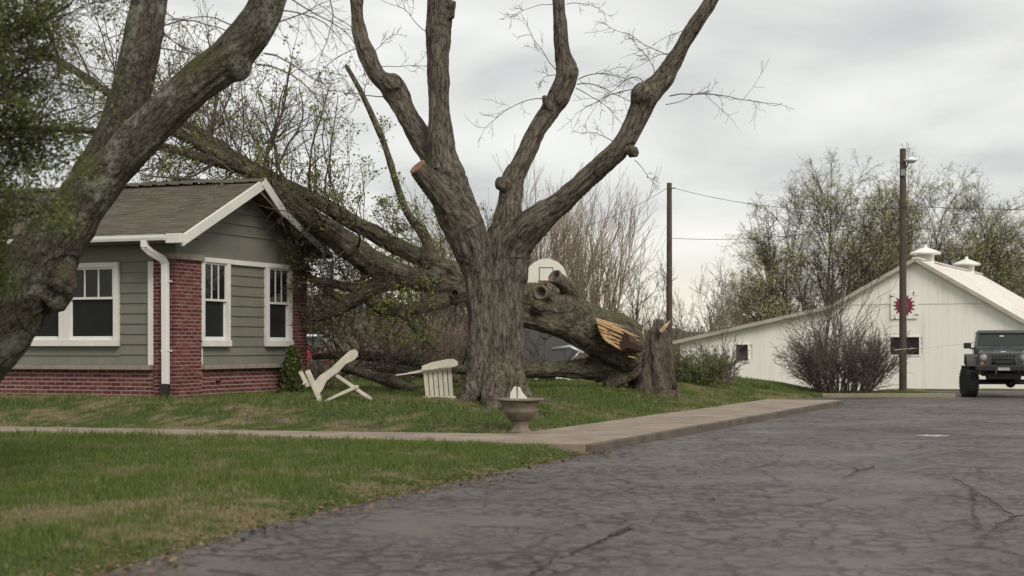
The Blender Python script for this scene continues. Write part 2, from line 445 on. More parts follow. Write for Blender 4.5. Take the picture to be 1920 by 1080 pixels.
M_conc = NM('tan_concrete'); q = M_conc; co = q.coord('Position')
q.color(q.ramp(q.math('ADD', q.math('MULTIPLY', q.noise(co, 1.3, 6, 0.65), 0.65), q.math('MULTIPLY', q.noise(co, 30, 3), 0.35)), [(0.36, (0.17, 0.135, 0.105)), (0.62, (0.30, 0.25, 0.20))]))
q.rough(0.9, 0.2); q.bump(q.noise(co, 45, 4), 0.4, 0.01); M_conc = M_conc.m
M_kerb = simple('weathered_kerb', (0.22, 0.19, 0.13), 0.9, 0.3, 2, bump=0.4, kind='Position')
def slab_obj(name, u0, u1, v0, v1, parts):
    mb = MB()
    du, dv = u1 - u0, v1 - v0
    for k in range(parts):
        if du > dv: a0, a1, b0, b1 = u0 + du * k / parts, u0 + du * (k + 1) / parts - 0.008, v0, v1
        else: a0, a1, b0, b1 = u0, u1, v0 + dv * k / parts, v0 + dv * (k + 1) / parts - 0.008
        zt = 0.12 + 0.003 * math.sin(k * 2.3)
        vs = [(*at_uv(a, b), z) for z in (-0.1, zt) for a, b in ((a0, b0), (a1, b0), (a1, b1), (a0, b1))]
        mb.add(vs, ((0,1,2,3),(4,5,6,7),(0,1,5,4),(1,2,6,5),(2,3,7,6),(3,0,4,7)))
    o = mb.build(name, M_conc, bevel=0.015); tag(o, kind='structure'); return o
slab_obj('sidewalk', 2.004, 20, 0.103, 2.0, 4)
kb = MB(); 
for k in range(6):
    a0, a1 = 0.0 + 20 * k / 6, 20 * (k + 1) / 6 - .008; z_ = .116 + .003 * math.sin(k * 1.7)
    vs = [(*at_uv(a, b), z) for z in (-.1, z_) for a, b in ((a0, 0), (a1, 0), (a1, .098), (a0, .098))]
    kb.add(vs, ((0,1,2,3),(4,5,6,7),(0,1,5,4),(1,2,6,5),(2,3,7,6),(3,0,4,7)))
tag(kb.build('sidewalk_kerb', simple('dark_brown_kerb', (.105, .085, .068), .95, .45, 2.5, bump=.6, kind='Position'), bevel=.018), kind='structure')
pm = MB(); vb = [.103, 2, 4.5, 7, 9.5, 12, 16, 20, 26]
for k in range(len(vb) - 1):
    (n0, n1), (f0, f1) = [tuple(float(q_) for q_ in path_u(np.array([vb[k], vb[k+1] - .008]))[w_]) for w_ in (0, 1)]
    zt = 0.12 + .003 * math.sin(k * 1.9)
    pm.add([(*at_uv(a, b), z) for z in (-.1, zt) for a, b in ((n0, vb[k]), (f0, vb[k]), (f1, vb[k+1] - .008), (n1, vb[k+1] - .008))], ((0,1,2,3),(4,5,6,7),(0,1,5,4),(1,2,6,5),(2,3,7,6),(3,0,4,7)))
tag(pm.build('front_path', M_conc, bevel=.015), kind='structure')
kb = MB(); kb.box(9.2, 13.15, 47.42, 47.58, -0.1, 0.115)
tag(kb.build('driveway_kerb', M_kerb, bevel=0.02), kind='structure')

# ------------------------------------------------------------------ house
HC = Vector((-6.3, 30.0, 0.51)); HROT = math.atan2(-0.371, 0.9286)
house = thing('bungalow', 'grey green bungalow wing with red brick piers and a tree fallen across its roof', 'house', HC, HROT)
HM = MW[house.name]; HI = HM.inverted()
def h_plane(px, py, x):
    """house-local (y, z) where the sight line of a photograph pixel meets the plane local x"""
    o_ = HI @ Vector((0, 0, EYE)); d_ = HI.to_3x3() @ Vector(((px - 960) / F, 1, (650 - py) / F))
    t = (x - o_.x) / d_.x; p = o_ + d_ * t; return p.y, p.z
LEN = 9.0; GW = 5.0
mb = MB()
mb.box(-LEN, -0.12, 0.12, GW - 0.12, -0.3, 3.0)
mb.prism([(0.12, 3.001), (GW - 0.12, 3.001), (2.5, 4.15)], lambda a, b, d: (d, a, b), -LEN, -0.12)
mb.build('inner_wall', M_siding, house)
# brick work: cores of mortar, bricks on their outer faces
BL, BH, JT = 0.200, 0.055, 0.016
brick_meshes = []
for k in range(6):
    bmk = bmesh.new(); bmesh.ops.create_cube(bmk, size=1)
    for v in bmk.verts: v.co = Vector((v.co.x * BL, v.co.y * 0.06, v.co.z * BH)) + Vector([random.uniform(-.0022, .0022) for _ in range(3)])
    bmesh.ops.bevel(bmk, geom=bmk.edges[:], offset=0.004, segments=1, affect='EDGES')
    mk = bpy.data.meshes.new('brick'); bmk.to_mesh(mk); bmk.free(); mk.materials.append(M_brick); brick_meshes.append(mk)
slots = []   # (priority, core object, matrix in house space)
def brick_face(core, org, along, length, z0, z1, nrm, prio):
    along = Vector(along); nrm = Vector(nrm); org = Vector(org)
    rows = int((z1 - z0) / (BH + JT)); st = (z1 - z0) / rows
    ang = math.atan2(along.y, along.x)
    for r in range(rows):
        s = -(BL + JT) / 2 if r % 2 else 0.0
        while s < length - 0.03:
            a0, a1 = max(s, 0.0), min(s + BL, length)
            if a1 - a0 > 0.04:
                c = org + along * ((a0 + a1) / 2) + nrm * (-0.024 + random.uniform(-.003, .004)); c.z = z0 + st * (r + 0.5)
                Mx = Matrix.Translation(c) @ Matrix.Rotation(ang + random.uniform(-.006, .006), 4, 'Z') @ Matrix.Diagonal(((a1 - a0) / BL, 1, 1, 1))
                slots.append((prio, core, Mx))
            s += BL + JT
def core(name, x0, x1, y0, y1, z0, z1):
    return MB().box(x0, x1, y0, y1, z0, z1).build(name, M_mortar, house)
PZ = 2.63
c1 = core('brick_pier', -0.5, 0.0, 0.0, 0.87, -0.3, PZ)
brick_face(c1, (0.0, -0.0, 0), (-1, 0, 0), 0.5, 0.0, PZ, (0, -1, 0), 0)
brick_face(c1, (0.0, 0.0, 0), (0, 1, 0), 0.87, 0.0, PZ, (1, 0, 0), 1)
c2 = core('brick_pier', -0.5, 0.0, 4.37, GW, -0.3, PZ)
brick_face(c2, (0.0, 4.37, 0), (0, 1, 0), 0.63, 0.0, PZ, (1, 0, 0), 3)
c3 = core('brick_base_wall', -LEN, -0.502, 0.03, 0.115, -0.3, 0.55)
brick_face(c3, (-0.502, 0.03, 0), (-1, 0, 0), LEN - 0.51, 0.0, 0.55, (0, -1, 0), 2)
c4 = core('brick_base_wall', -0.115, -0.03, 0.872, 4.368, -0.3, 0.55)
brick_face(c4, (-0.03, 0.872, 0), (0, 1, 0), 3.49, 0.0, 0.55, (1, 0, 0), 2)
def brick_rank(s):
    w_ = HM @ s[2].translation; px = 960 + F * w_.x / w_.y
    return (0 if px > -10 else 9) + s[0]
slots.sort(key=brick_rank)
rest = {}
for i, (pr, cobj, Mx) in enumerate(slots):
    if i < 300:
        b = bpy.data.objects.new('brick', random.choice(brick_meshes)); COL.objects.link(b); b.parent = cobj; b.matrix_local = Mx
    else:
        rest.setdefault(cobj.name, []).append(Mx)
for cn, Ms in rest.items():
    bmj = bmesh.new()
    for Mx in Ms:
        n0 = len(bmj.verts); bmj.from_mesh(brick_meshes[0]); bmj.verts.ensure_lookup_table()
        bmesh.ops.transform(bmj, matrix=Mx, verts=bmj.verts[n0:])
    mj = bpy.data.meshes.new('brickwork'); bmj.to_mesh(mj); bmj.free()
    tag(link('brickwork', mj, M_brick_i, bpy.data.objects[cn]), kind='stuff')
# sill course, pier caps
def part(name, mat, x0, x1, y0, y1, z0, z1, bevel=0.006, parent=None):
    return MB().box(x0, x1, y0, y1, z0, z1).build(name, mat, parent or house, bevel=bevel)
for k in range(5):
    part('sill_stone', M_cap, -0.52 - 1.7 * (k + 1) + 0.006, -0.52 - 1.7 * k, -0.09, 0.14, 0.552, 0.64)
for k in range(2):
    part('sill_stone', M_cap, -0.14, 0.08, 0.89 + 1.76 * k, 0.89 + 1.76 * (k + 1) - 0.006, 0.552, 0.64)
part('pier_cap', M_cap, -0.54, 0.055, -0.055, 0.91, PZ + 0.002, PZ + 0.12, 0.01)
part('pier_cap', M_cap, -0.54, 0.055, 4.33, GW + 0.055, PZ + 0.002, PZ + 0.12, 0.01)
# lap siding
def siding_front(x0, x1, z0, z1):
    n = max(1, round((z1 - z0) / 0.2)); s = (z1 - z0) / n
    for k in range(n):
        a, b = z0 + k * s, z0 + (k + 1) * s
        m_ = MB(); m_.add([(x, y, z) for x in (x0, x1) for y, z in ((0.045, a), (0.115, a), (0.115, b + 0.01), (0.068, b + 0.01))],
                          ((0,1,2,3),(7,6,5,4),(0,4,5,1),(1,5,6,2),(2,6,7,3),(3,7,4,0)))
        m_.build('siding_board', M_siding, house)
def siding_gable(y0, y1, z0, z1, clip=None):
    n = max(1, round((z1 - z0) / 0.2)); s = (z1 - z0) / n
    for k in range(n):
        a, b = z0 + k * s, z0 + (k + 1) * s
        ya, yb = y0, y1; yc, yd = y0, y1
        if clip: (ya, yb), (yc, yd) = clip(a), clip(b + 0.01)
        m_ = MB(); m_.add([(-0.045, ya, a), (-0.115, ya, a), (-0.115, yc, b + 0.01), (-0.068, yc, b + 0.01), (-0.045, yb, a), (-0.115, yb, a), (-0.115, yd, b + 0.01), (-0.068, yd, b + 0.01)],
                          ((0,1,2,3),(7,6,5,4),(0,4,5,1),(1,5,6,2),(2,6,7,3),(3,7,4,0)))
        m_.build('siding_board', M_siding, house)
siding_front(-1.292, -0.632, 0.645, 2.6); siding_front(-3.815, -1.294, 0.645, 0.995); siding_front(-LEN, -3.817, 0.645, 2.6)
siding_gable(1.915, 3.305, 0.995, 2.62); siding_gable(0.935, 4.365, 0.645, 0.992)
slope = 1.30 / 2.9
def gclip(z):
    t = min(max((z - 3.0) / 1.13, 0), 1); hw = 2.46 * (1 - t) + 0.03; return 2.5 - hw, 2.5 + hw
siding_gable(0, GW, 3.0, 4.10, gclip)
part('frieze_board', M_siding, -LEN, -0.04, 0.035, 0.115, 2.602, 3.0)
part('frieze_board', M_siding, -0.115, -0.035, 0.04, GW - 0.04, 2.722, 2.998)
part('corner_trim', M_white, -0.63, -0.502, 0.0, 0.115, 0.642, 2.6)
part('head_trim', M_white, -0.115, -0.005, 1.912, 3.308, 2.625, 2.72)
part('corner_trim', M_white, -0.115, -0.008, 0.873, 0.932, 0.642, 0.99)
# windows: casing with sashes, muntins and panes
def window(fr, span, z0, z1, meet, name='window', sills=0.12):
    """fr(s, d, z) -> house point; s along the wall, d depth (0 = outer face)"""
    a, b = span; tw = 0.115
    def bx(mb, s0, s1, d0, d1, za, zb):
        vs = [fr(s, d, z) for z in (za, zb) for s, d in ((s0, d0), (s1, d0), (s1, d1), (s0, d1))]
        return mb.add(vs, ((0,1,2,3),(4,5,6,7),(0,1,5,4),(1,2,6,5),(2,3,7,6),(3,0,4,7)))
    cs = MB()
    bx(cs, a, a + tw, 0, 0.115, z0 + sills, z1 - 0.09); bx(cs, b - tw, b, 0, 0.115, z0 + sills, z1 - 0.09)
    bx(cs, a, b, -0.004, 0.115, z1 - 0.09, z1); bx(cs, a, b, -0.03, 0.115, z0, z0 + sills)
    wdw = cs.build(name, M_white, house, bevel=0.004)
    ia, ib, ja, jb = a + tw, b - tw, z0 + sills, z1 - 0.09
    sw = 0.038
    up = MB()
    bx(up, ia, ia + sw, 0.030, 0.060, meet, jb); bx(up, ib - sw, ib, 0.030, 0.060, meet, jb)
    bx(up, ia + sw, ib - sw, 0.030, 0.060, jb - sw, jb); bx(up, ia, ib, 0.026, 0.060, meet - 0.022, meet + 0.022)
    up.build('upper_sash', M_white, wdw)
    n = 3; gap = (ib - ia - 2 * sw) / n
    for k in range(1, n):
        c = ia + sw + gap * k
        mt = MB(); bx(mt, c - 0.016, c + 0.016, 0.034, 0.058, meet + 0.022, jb - sw); mt.build('muntin', M_white, wdw)
    for k in range(n):
        pn = MB(); bx(pn, ia + sw + gap * k + 0.017, ia + sw + gap * (k + 1) - 0.017, 0.046, 0.052, meet + 0.022, jb - sw); pn.build('pane', M_pane, wdw)
    lo = MB()
    bx(lo, ia, ia + sw * 1.2, 0.064, 0.094, ja, meet - 0.022); bx(lo, ib - sw * 1.2, ib, 0.064, 0.094, ja, meet - 0.022); bx(lo, ia + sw * 1.2, ib - sw * 1.2, 0.064, 0.094, ja, ja + 0.07)
    lo.build('lower_sash', M_gutter, wdw)
    pn = MB(); bx(pn, ia + sw * 1.2, ib - sw * 1.2, 0.08, 0.086, ja + 0.07, meet - 0.022); pn.build('pane', M_screen, wdw)
    return wdw
fr_front = lambda s, d, z: (s, -0.012 + d, z)
fr_gable = lambda s, d, z: (0.012 - d, s, z)
window(fr_front, (-2.55, -1.294), 1.0, 2.6, 1.92); window(fr_front, (-3.813, -2.553), 1.0, 2.6, 1.92)
window(fr_gable, (0.872, 1.910), 0.995, 2.72, 1.90); window(fr_gable, (3.310, 4.368), 0.995, 2.72, 1.90)
part('tap_pipe', M_black, -0.02, 0.03, 1.4, 1.52, 0.3, 0.33)
# roof
RX1 = 0.40
def roof_pt(y):       # top surface height
    return 4.35 - abs(y - 2.5) * slope
for nm, ya, yb in (('roof', -0.42, 2.5), ('roof', 5.42, 2.5)):
    pr = MB(); pr.prism([(ya, roof_pt(ya) - 0.03), (yb, roof_pt(yb) - 0.03), (yb, roof_pt(yb) - 0.13), (ya, roof_pt(ya) - 0.13)], lambda a, b, d: (d, a, b), -LEN - 0.3, RX1)
    ro = pr.build(nm, M_deck, house)
    vs = []; fs = []
    cs_, sn_ = 1 / math.hypot(1, slope), slope / math.hypot(1, slope)
    ln_ = abs(yb - ya) / cs_; n = int(ln_ / 0.14); sg = 1 if yb > ya else -1
    for r in range(n + 1):
        s0 = r * 0.14; s1 = min(s0 + 0.155, ln_ + 0.01)
        x = -LEN - 0.3 + (r % 3) * 0.11
        while x < RX1 + 0.02:
            x1 = min(x + 0.32, RX1 + 0.02); lift = random.uniform(0.005, 0.012)
            def pt(xx, s, h): return (xx, ya + sg * s * cs_ - sg * h * sn_, roof_pt(ya) - 0.03 + s * sn_ + h * cs_)
            k = len(vs); dr = random.uniform(-.006, .006)
            vs += [pt(x, s0 + dr, lift), pt(x1 - .005, s0 + dr, lift), pt(x1 - .005, s1, 0.003), pt(x, s1, 0.003), pt(x, s0 + dr, 0.0), pt(x1 - .005, s0 + dr, 0.0)]
            fs += [(k, k+1, k+2, k+3), (k, k+4, k+5, k+1)]
            x = x1
    ms = MB(); ms.add(vs, fs); tag(ms.build('shingle', M_shingle, ro), kind='stuff')
for k in range(30):
    x0 = -LEN - 0.3 + k * 0.325; kk = random.uniform(0, .012) + (0.03 if 19 < k < 27 else 0)
    rc = MB()
    for sg in (-1, 1):
        rc.add([(x0, 2.5, 4.375 + kk), (x0 + 0.318, 2.5, 4.368 + kk * .4), (x0 + 0.318, 2.5 + sg * .15, 4.30 + kk * .4), (x0, 2.5 + sg * .15, 4.31 + kk),
                (x0, 2.5, 4.36 + kk), (x0 + 0.318, 2.5, 4.353 + kk * .4), (x0 + 0.318, 2.5 + sg * .15, 4.285 + kk * .4), (x0, 2.5 + sg * .15, 4.295 + kk)],
               ((0,1,2,3),(7,6,5,4),(0,4,5,1),(1,5,6,2),(2,6,7,3),(3,7,4,0)))
    rc.build('ridge_cap', M_shingle, house)
def board(name, mat, p0, p1, wd, ht, up=(0, 0, 1), bevel=0.006):
    return MB().bar(p0, p1, wd, ht, up).build(name, mat, house, bevel=bevel)
rk = roof_pt(-0.42) - 0.085
board('rake_board', M_white, (RX1 - 0.0, -0.44, rk - 0.03), (RX1 - 0.0, 2.5, 4.255), 0.05, 0.19)
part('eave_return', M_white, RX1 - 0.30, RX1 + 0.03, -0.50, -0.28, 2.90, 3.075, 0.008)
part('soffit', M_siding, -LEN, RX1 - 0.06, -0.36, 0.03, 2.93, 2.955)
part('rake_soffit', M_siding, 0.0, RX1 - 0.03, 0.3, 0.32, 3.0, 3.02)
# the storm-broken right-hand rake
def hp(px, py, x): y_, z_ = h_plane(px, py, x); return (x, y_, z_)
board('broken_rake_board', M_white, hp(494, 340, .43), hp(534, 401, .46), 0.03, 0.19)['label'] = 'snapped white rake board hanging below the roof line'
board('broken_rake_board', M_white, hp(532, 398, .47), hp(607, 470, .43), 0.03, 0.15)['label'] = 'lower length of the snapped white rake board'
board('broken_rake_board', M_white, hp(528, 388, .36), hp(618, 468, .38), 0.03, 0.09)
board('torn_trim_strip', M_gutter, hp(489, 360, .32), hp(528, 403, .36), 0.02, 0.045)
board('torn_trim_strip', M_deck, hp(503, 346, .36), hp(532, 390, .38), 0.03, 0.10)
board('torn_trim_strip', M_deck, hp(512, 352, .30), hp(545, 392, .32), 0.02, 0.05)
# gutter and downspout
gt = MB(); pf = [(-0.42, 3.06), (-0.42, 2.955), (-0.53, 2.955), (-0.545, 3.0), (-0.545, 3.06), (-0.53, 3.06), (-0.53, 2.97), (-0.435, 2.97), (-0.435, 3.06)]
gt.prism(pf, lambda a, b, d: (d, a, b), -LEN - 0.3, RX1 - 0.31)
gt.build('gutter', M_gutter, house)
ds = MB(); dsp = [(-0.36, -0.485, 2.95), (-0.36, -0.485, 2.85), (-0.30, -0.40, 2.76), (-0.17, -0.19, 2.63), (-0.145, -0.14, 2.54), (-0.145, -0.125, 0.30)]
for a, b in zip(dsp[:-1], dsp[1:]):
    d_ = (Vector(b) - Vector(a)).normalized() * 0.02
    ds.bar(Vector(a) - d_, Vector(b) + d_, 0.13, 0.10, (0, -1, 0.01))
dso = ds.build('downspout', M_gutter, house, bevel=0.012)
for z in (0.9, 2.2): MB().box(-0.218, -0.072, -0.18, -0.01, z, z + 0.03).build('strap', M_gutter, dso)
MB().bar((-0.145, -0.125, 0.298), (-0.145, -0.16, -0.1), 0.15, 0.12, (0, -1, 0.01)).build('drain_boot', M_black, house, bevel=0.02)
part('footing_ledge', M_cap, -LEN, 0.03, -0.06, -0.004, -0.3, 0.025)
part('footing_ledge', M_cap, 0.004, 0.07, 0.0, 3.6, -0.3, 0.02)

# ------------------------------------------------------------------ wood builder (big trunks and limbs)
def resample(ch, step=0.35):
    """Catmull-Rom through [(Vector, radius)]"""
    pts = [c[0] for c in ch]; rs = [c[1] for c in ch]; n = len(pts); oP, oR = [], []
    for i in range(n - 1):
        p0, p1, p2, p3 = pts[max(i-1, 0)], pts[i], pts[i+1], pts[min(i+2, n-1)]
        m_ = max(2, int((p2 - p1).length / (step * max(0.04, min(rs[i], rs[i+1])))))
        m_ = min(m_, 30)
        for k in range(m_):
            t = k / m_
            oP.append(0.5 * ((2*p1) + (-p0 + p2)*t + (2*p0 - 5*p1 + 4*p2 - p3)*t*t + (-p0 + 3*p1 - 3*p2 + p3)*t**3))
            t2 = t * t * (3 - 2 * t); oR.append(rs[i] * (1 - t2) + rs[i+1] * t2)
    oP.append(pts[-1]); oR.append(rs[-1]); return oP, oR
def chain(lst, Y0=None):
    """[(px, py, r_px, Y or dY)] -> [(Vector, r)]"""
    o_ = []
    for px, py, r, y in lst:
        Y = y if Y0 is None else Y0 + y
        o_.append((P(px, py, Y), r * Y / F))
    return o_
def wood(name, chains, mat, parent, voxel=0.03, amp=0.02, bfreq=9.0, lump=0.10, balls=(), smooth_it=3, plain_below=None):
    mb = MB(); kd_p = []
    for ci, ch in enumerate(chains):
        pp, rr = resample(ch)
        mb.tube(pp, rr, 14)
        s = 0.0
        a = Vector((1, 0.02, 0.01)) if plain_below is not None else (pp[1] - pp[0]).normalized().orthogonal().normalized()
        i0 = len(kd_p); off = (Vector((0, 0, 0)), 0.0)
        for i, p in enumerate(pp):
            t = (pp[min(i+1, len(pp)-1)] - pp[max(i-1, 0)]).normalized(); a = (a - t * a.dot(t)).normalized()
            if i: s += (p - pp[i-1]).length
            if plain_below is not None and off[1] == 0.0 and p.z > plain_below and ci in (0, 3): off = (p.copy(), p.z + 3 - s)
            kd_p.append([p, a.copy(), t.cross(a), s + (ci * 3.7 if plain_below is None or ci not in (0, 3) else 0), rr[i], t, 0.0, 0.0])
        if plain_below is not None:
            for k in kd_p[i0:]: k[3] += off[1]; k[6] = off[0].x; k[7] = off[0].y
    for p, r in balls:
        mb.lathe([(r * math.sin(math.pi * k / 8) + 1e-4, -r * math.cos(math.pi * k / 8)) for k in range(9)], 12, Matrix.Translation(p), cap=False)
    me0 = mb.mesh(name); o = bpy.data.objects.new(name, me0); COL.objects.link(o)
    md = o.modifiers.new('r', 'REMESH'); md.mode = 'VOXEL'; md.voxel_size = voxel
    sm = o.modifiers.new('s', 'SMOOTH'); sm.factor = 0.5; sm.iterations = smooth_it
    dg = bpy.context.evaluated_depsgraph_get(); dg.update()
    me = bpy.data.meshes.new_from_object(o.evaluated_get(dg)); bpy.data.objects.remove(o); bpy.data.meshes.remove(me0)
    n = len(me.vertices); co = np.empty(n * 3); me.vertices.foreach_get('co', co); co = co.reshape(-1, 3)
    nr = np.empty(n * 3); me.vertex_normals.foreach_get('vector', nr); nr = nr.reshape(-1, 3)
    kd = kdtree.KDTree(len(kd_p))
    for i, k in enumerate(kd_p): kd.insert(k[0], i)
    kd.balance()
    near = np.array([kd.find(c)[1] for c in co])
    pc = np.array([k[0] for k in kd_p])[near]; an = np.array([k[1] for k in kd_p])[near]; bn = np.array([k[2] for k in kd_p])[near]
    sv = np.array([k[3] for k in kd_p])[near]; rv = np.array([k[4] for k in kd_p])[near]; tn = np.array([k[5] for k in kd_p])[near]
    d = co - pc
    sv = sv + (d * tn).sum(1)
    ox = np.array([k[6] for k in kd_p])[near]; oy = np.array([k[7] for k in kd_p])[near]
    b3 = np.stack([(d * an).sum(1) + ox, (d * bn).sum(1) + oy, sv], 1)
    if plain_below is not None:
        lo_ = co[:, 2] < plain_below; b3[lo_] = co[lo_] + [0, 0, 3]
    r1 = 1 - np.abs(2 * vnoise(b3 * [bfreq, bfreq, bfreq * .16]) - 1)
    r2 = vnoise(b3 * [bfreq * 2.6, bfreq * 2.6, bfreq * .6])
    lp = vnoise(co * 2.2) - 0.5; lp2 = vnoise(co * 5.5 + 9) - 0.5
    fade = np.clip(rv / 0.16, 0.15, 1)
    disp = amp * fade * ((r1 - 0.6) + 0.5 * (r2 - 0.5)) + lump * rv * lp + lump * .5 * rv * lp2
    co = co + nr * disp[:, None]
    me.vertices.foreach_set('co', co.astype(np.float32).ravel())
    at = me.attributes.new('bark', 'FLOAT_VECTOR', 'POINT'); at.data.foreach_set('vector', b3.astype(np.float32).ravel())
    me.polygons.foreach_set('use_smooth', np.ones(len(me.polygons), bool)); me.materials.clear(); me.update()
    return link(name, me, mat, parent, world=True)

# ------------------------------------------------------------------ twig and leaf growth (vectorised)
def grow(st, di, ln, rd, spec, rg, up=0.05):
    """spec: one dict per level. Returns segments (p0,p1,r0,r1), and points of the last level with directions"""
    segs = []; st = np.asarray(st, float); di = unit(np.asarray(di, float)); ln = np.asarray(ln, float); rd = np.asarray(rd, float)
    tips = None
    for li, sp in enumerate(spec):
        N = len(st); K = sp.get('k', 4); pts = np.zeros((N, K + 1, 3)); tg = np.zeros((N, K + 1, 3)); pts[:, 0] = st; d = di.copy(); tg[:, 0] = d
        for k in range(K):
            d = unit(d + rg.normal(size=(N, 3)) * sp.get('wan', 0.18) + np.array([0, 0, 1.0]) * sp.get('up', up))
            pts[:, k+1] = pts[:, k] + d * (ln / K)[:, None]; tg[:, k+1] = d
        tp = sp.get('tap', 0.35)
        rr = rd[:, None] * (1 - (1 - tp) * np.linspace(0, 1, K + 1)[None])
        mr = sp.get('rmin', 0.0)
        rr = np.maximum(rr, mr)
        segs.append(np.concatenate([pts[:, :-1].reshape(-1, 3), pts[:, 1:].reshape(-1, 3), rr[:, :-1].reshape(-1, 1), rr[:, 1:].reshape(-1, 1)], 1))
        tips = (pts[:, 1:].reshape(-1, 3), tg[:, 1:].reshape(-1, 3))
        if li == len(spec) - 1: break
        M_ = sp.get('n', 5); f = rg.uniform(sp.get('f0', 0.25), 1.0, (N, M_)); f[:, 0] = 1.0
        ki = np.minimum((f * K).astype(int), K - 1); fr = f * K - ki
        ii = np.arange(N)[:, None]
        p = pts[ii, ki] * (1 - fr[..., None]) + pts[ii, ki + 1] * fr[..., None]; t = tg[ii, ki + 1]
        ax = rg.normal(size=t.shape); ax = unit(ax - t * (ax * t).sum(-1, keepdims=True))
        an = np.radians(rg.uniform(*sp.get('ang', (25, 55)), size=f.shape)); an[:, 0] *= 0.4
        cd = t * np.cos(an)[..., None] + ax * np.sin(an)[..., None]
        lf = rg.uniform(*sp.get('lf', (0.4, 0.7)), size=f.shape) * (1.15 - 0.5 * f)
        nl = ln[:, None] * lf; rp = rd[:, None] * (1 - (1 - tp) * f) * sp.get('rf', 0.6)
        st = p.reshape(-1, 3); di = cd.reshape(-1, 3); ln = nl.reshape(-1); rd = np.maximum(rp.reshape(-1), sp.get('rmin', 0.0))
    return np.concatenate(segs), tips
def seg_mesh(name, segs, sides=3):
    p0, p1, r0, r1 = segs[:, :3], segs[:, 3:6], segs[:, 6:7], segs[:, 7:8]
    t = unit(p1 - p0); h = np.where(np.abs(t[:, 2:3]) > 0.9, np.array([[1.0, 0, 0]]), np.array([[0, 0, 1.0]]))
    a = unit(np.cross(t, h)); b = np.cross(t, a); n = len(segs); vs = np.zeros((n, 2 * sides, 3))
    for k in range(sides):
        g_ = 2 * math.pi * k / sides; o_ = a * math.cos(g_) + b * math.sin(g_)
        vs[:, k] = p0 + o_ * r0; vs[:, sides + k] = p1 + o_ * r1
    base = np.arange(n)[:, None] * 2 * sides; fs = []
    for k in range(sides):
        k2 = (k + 1) % sides; fs.append(np.concatenate([base + k, base + k2, base + sides + k2, base + sides + k], 1))
    me = np_mesh(name, vs.reshape(-1, 3), np.stack(fs, 1).reshape(-1, 4), True)
    b3 = np.zeros((n, 2 * sides, 3)); b3[:, :, 0] = (np.arange(2 * sides) % sides)[None] * 0.03; b3[:, :sides, 2] = rng.uniform(0, 5, (n, 1)); b3[:, sides:, 2] = b3[:, :sides, 2] + 0.2
    at = me.attributes.new('bark', 'FLOAT_VECTOR', 'POINT'); at.data.foreach_set('vector', b3.astype(np.float32).ravel())
    return me
def leaf_mesh(name, pts, size, rg, spread=0.0, hang=0.0):
    n = len(pts); c = pts + rg.normal(size=(n, 3)) * spread
    d = unit(rg.normal(size=(n, 3)) + np.array([0, 0, -hang])); s = unit(np.cross(d, rg.normal(size=(n, 3))))
    L = size * rg.uniform(0.6, 1.3, (n, 1)); W = L * rg.uniform(0.28, 0.45, (n, 1))
    nn = np.cross(d, s)
    vs = np.stack([c, c + d * L * .5 + s * W + nn * L * .08, c + d * L, c + d * L * .5 - s * W + nn * L * .08], 1)
    return np_mesh(name, vs.reshape(-1, 3), np.arange(n * 4).reshape(-1, 4))

# ------------------------------------------------------------------ bark and leaf materials
B_mid = bark_mat('furrowed_grey_bark', (0.024, 0.0195, 0.0155), (0.185, 0.155, 0.124), (0.17, 0.165, 0.13), 0.4, (0.05, 0.065, 0.02), 0.25, 15.0, 0.15)
B_fore = bark_mat('lichened_bark', (0.022, 0.0185, 0.0145), (0.135, 0.117, 0.095), (0.24, 0.245, 0.20), 0.8, (0.075, 0.08, 0.016), 0.85, 20.0, 0.25)
B_fall = bark_mat('dark_mossy_bark', (0.024, 0.0195, 0.015), (0.175, 0.145, 0.110), (0.19, 0.18, 0.135), 0.5, (0.055, 0.068, 0.02), 0.6, 15.0, 0.22)
B_stump = bark_mat('brown_stump_bark', (0.028, 0.021, 0.017), (0.16, 0.122, 0.098), None, 0, (0.05, 0.06, 0.02), 0.3, 13.0, 0.15)
T_dark = simple('dark_twig', (0.062, 0.048, 0.038), 0.9, 0.3)
T_grey = simple('grey_twig', (0.12, 0.096, 0.077), 0.9, 0.3)
T_tan = simple('tan_twig', (0.25, 0.19, 0.13), 0.9, 0.3)
T_fallen = simple('fallen_twig_bark', (0.088, 0.069, 0.053), 0.9, 0.3)
T_brush = simple('brown_brush_twig', (0.20, 0.155, 0.115), 0.9, 0.3)
T_bush = simple('bush_twig', (0.095, 0.077, 0.060), 0.9, 0.3)
T_far = simple('far_twig', (0.13, 0.105, 0.085), 0.9, 0.3)
L_bud = leaf_mat('spring_bud_leaf', (0.14, 0.17, 0.04), (0.30, 0.32, 0.10), 0.4)
L_will = leaf_mat('pale_spring_leaf', (0.38, 0.40, 0.15), (0.58, 0.58, 0.30), 0.5)
L_ever = leaf_mat('dark_evergreen_leaf', (0.07, 0.10, 0.03), (0.24, 0.27, 0.095), 0.55)
L_shrub = leaf_mat('shrub_leaf', (0.05, 0.085, 0.02), (0.14, 0.18, 0.045), 0.3)
L_dry = leaf_mat('dry_leaf', (0.09, 0.055, 0.03), (0.26, 0.18, 0.10), 0.2)
M_cut = rand_mat('fresh_split_wood', [(0.0, (0.27, 0.155, 0.075)), (0.5, (0.47, 0.31, 0.16)), (1.0, (0.60, 0.44, 0.26))], 0.8, island=True, scale=12, var=0.35)
M_hol = simple('grey_rotten_wood', (0.13, 0.105, 0.085), .9, .35, 9, bump=.5)
M_sawn = simple('old_sawn_wood', (0.20, 0.105, 0.065), 0.85, 0.35, 9, bump=0.4)

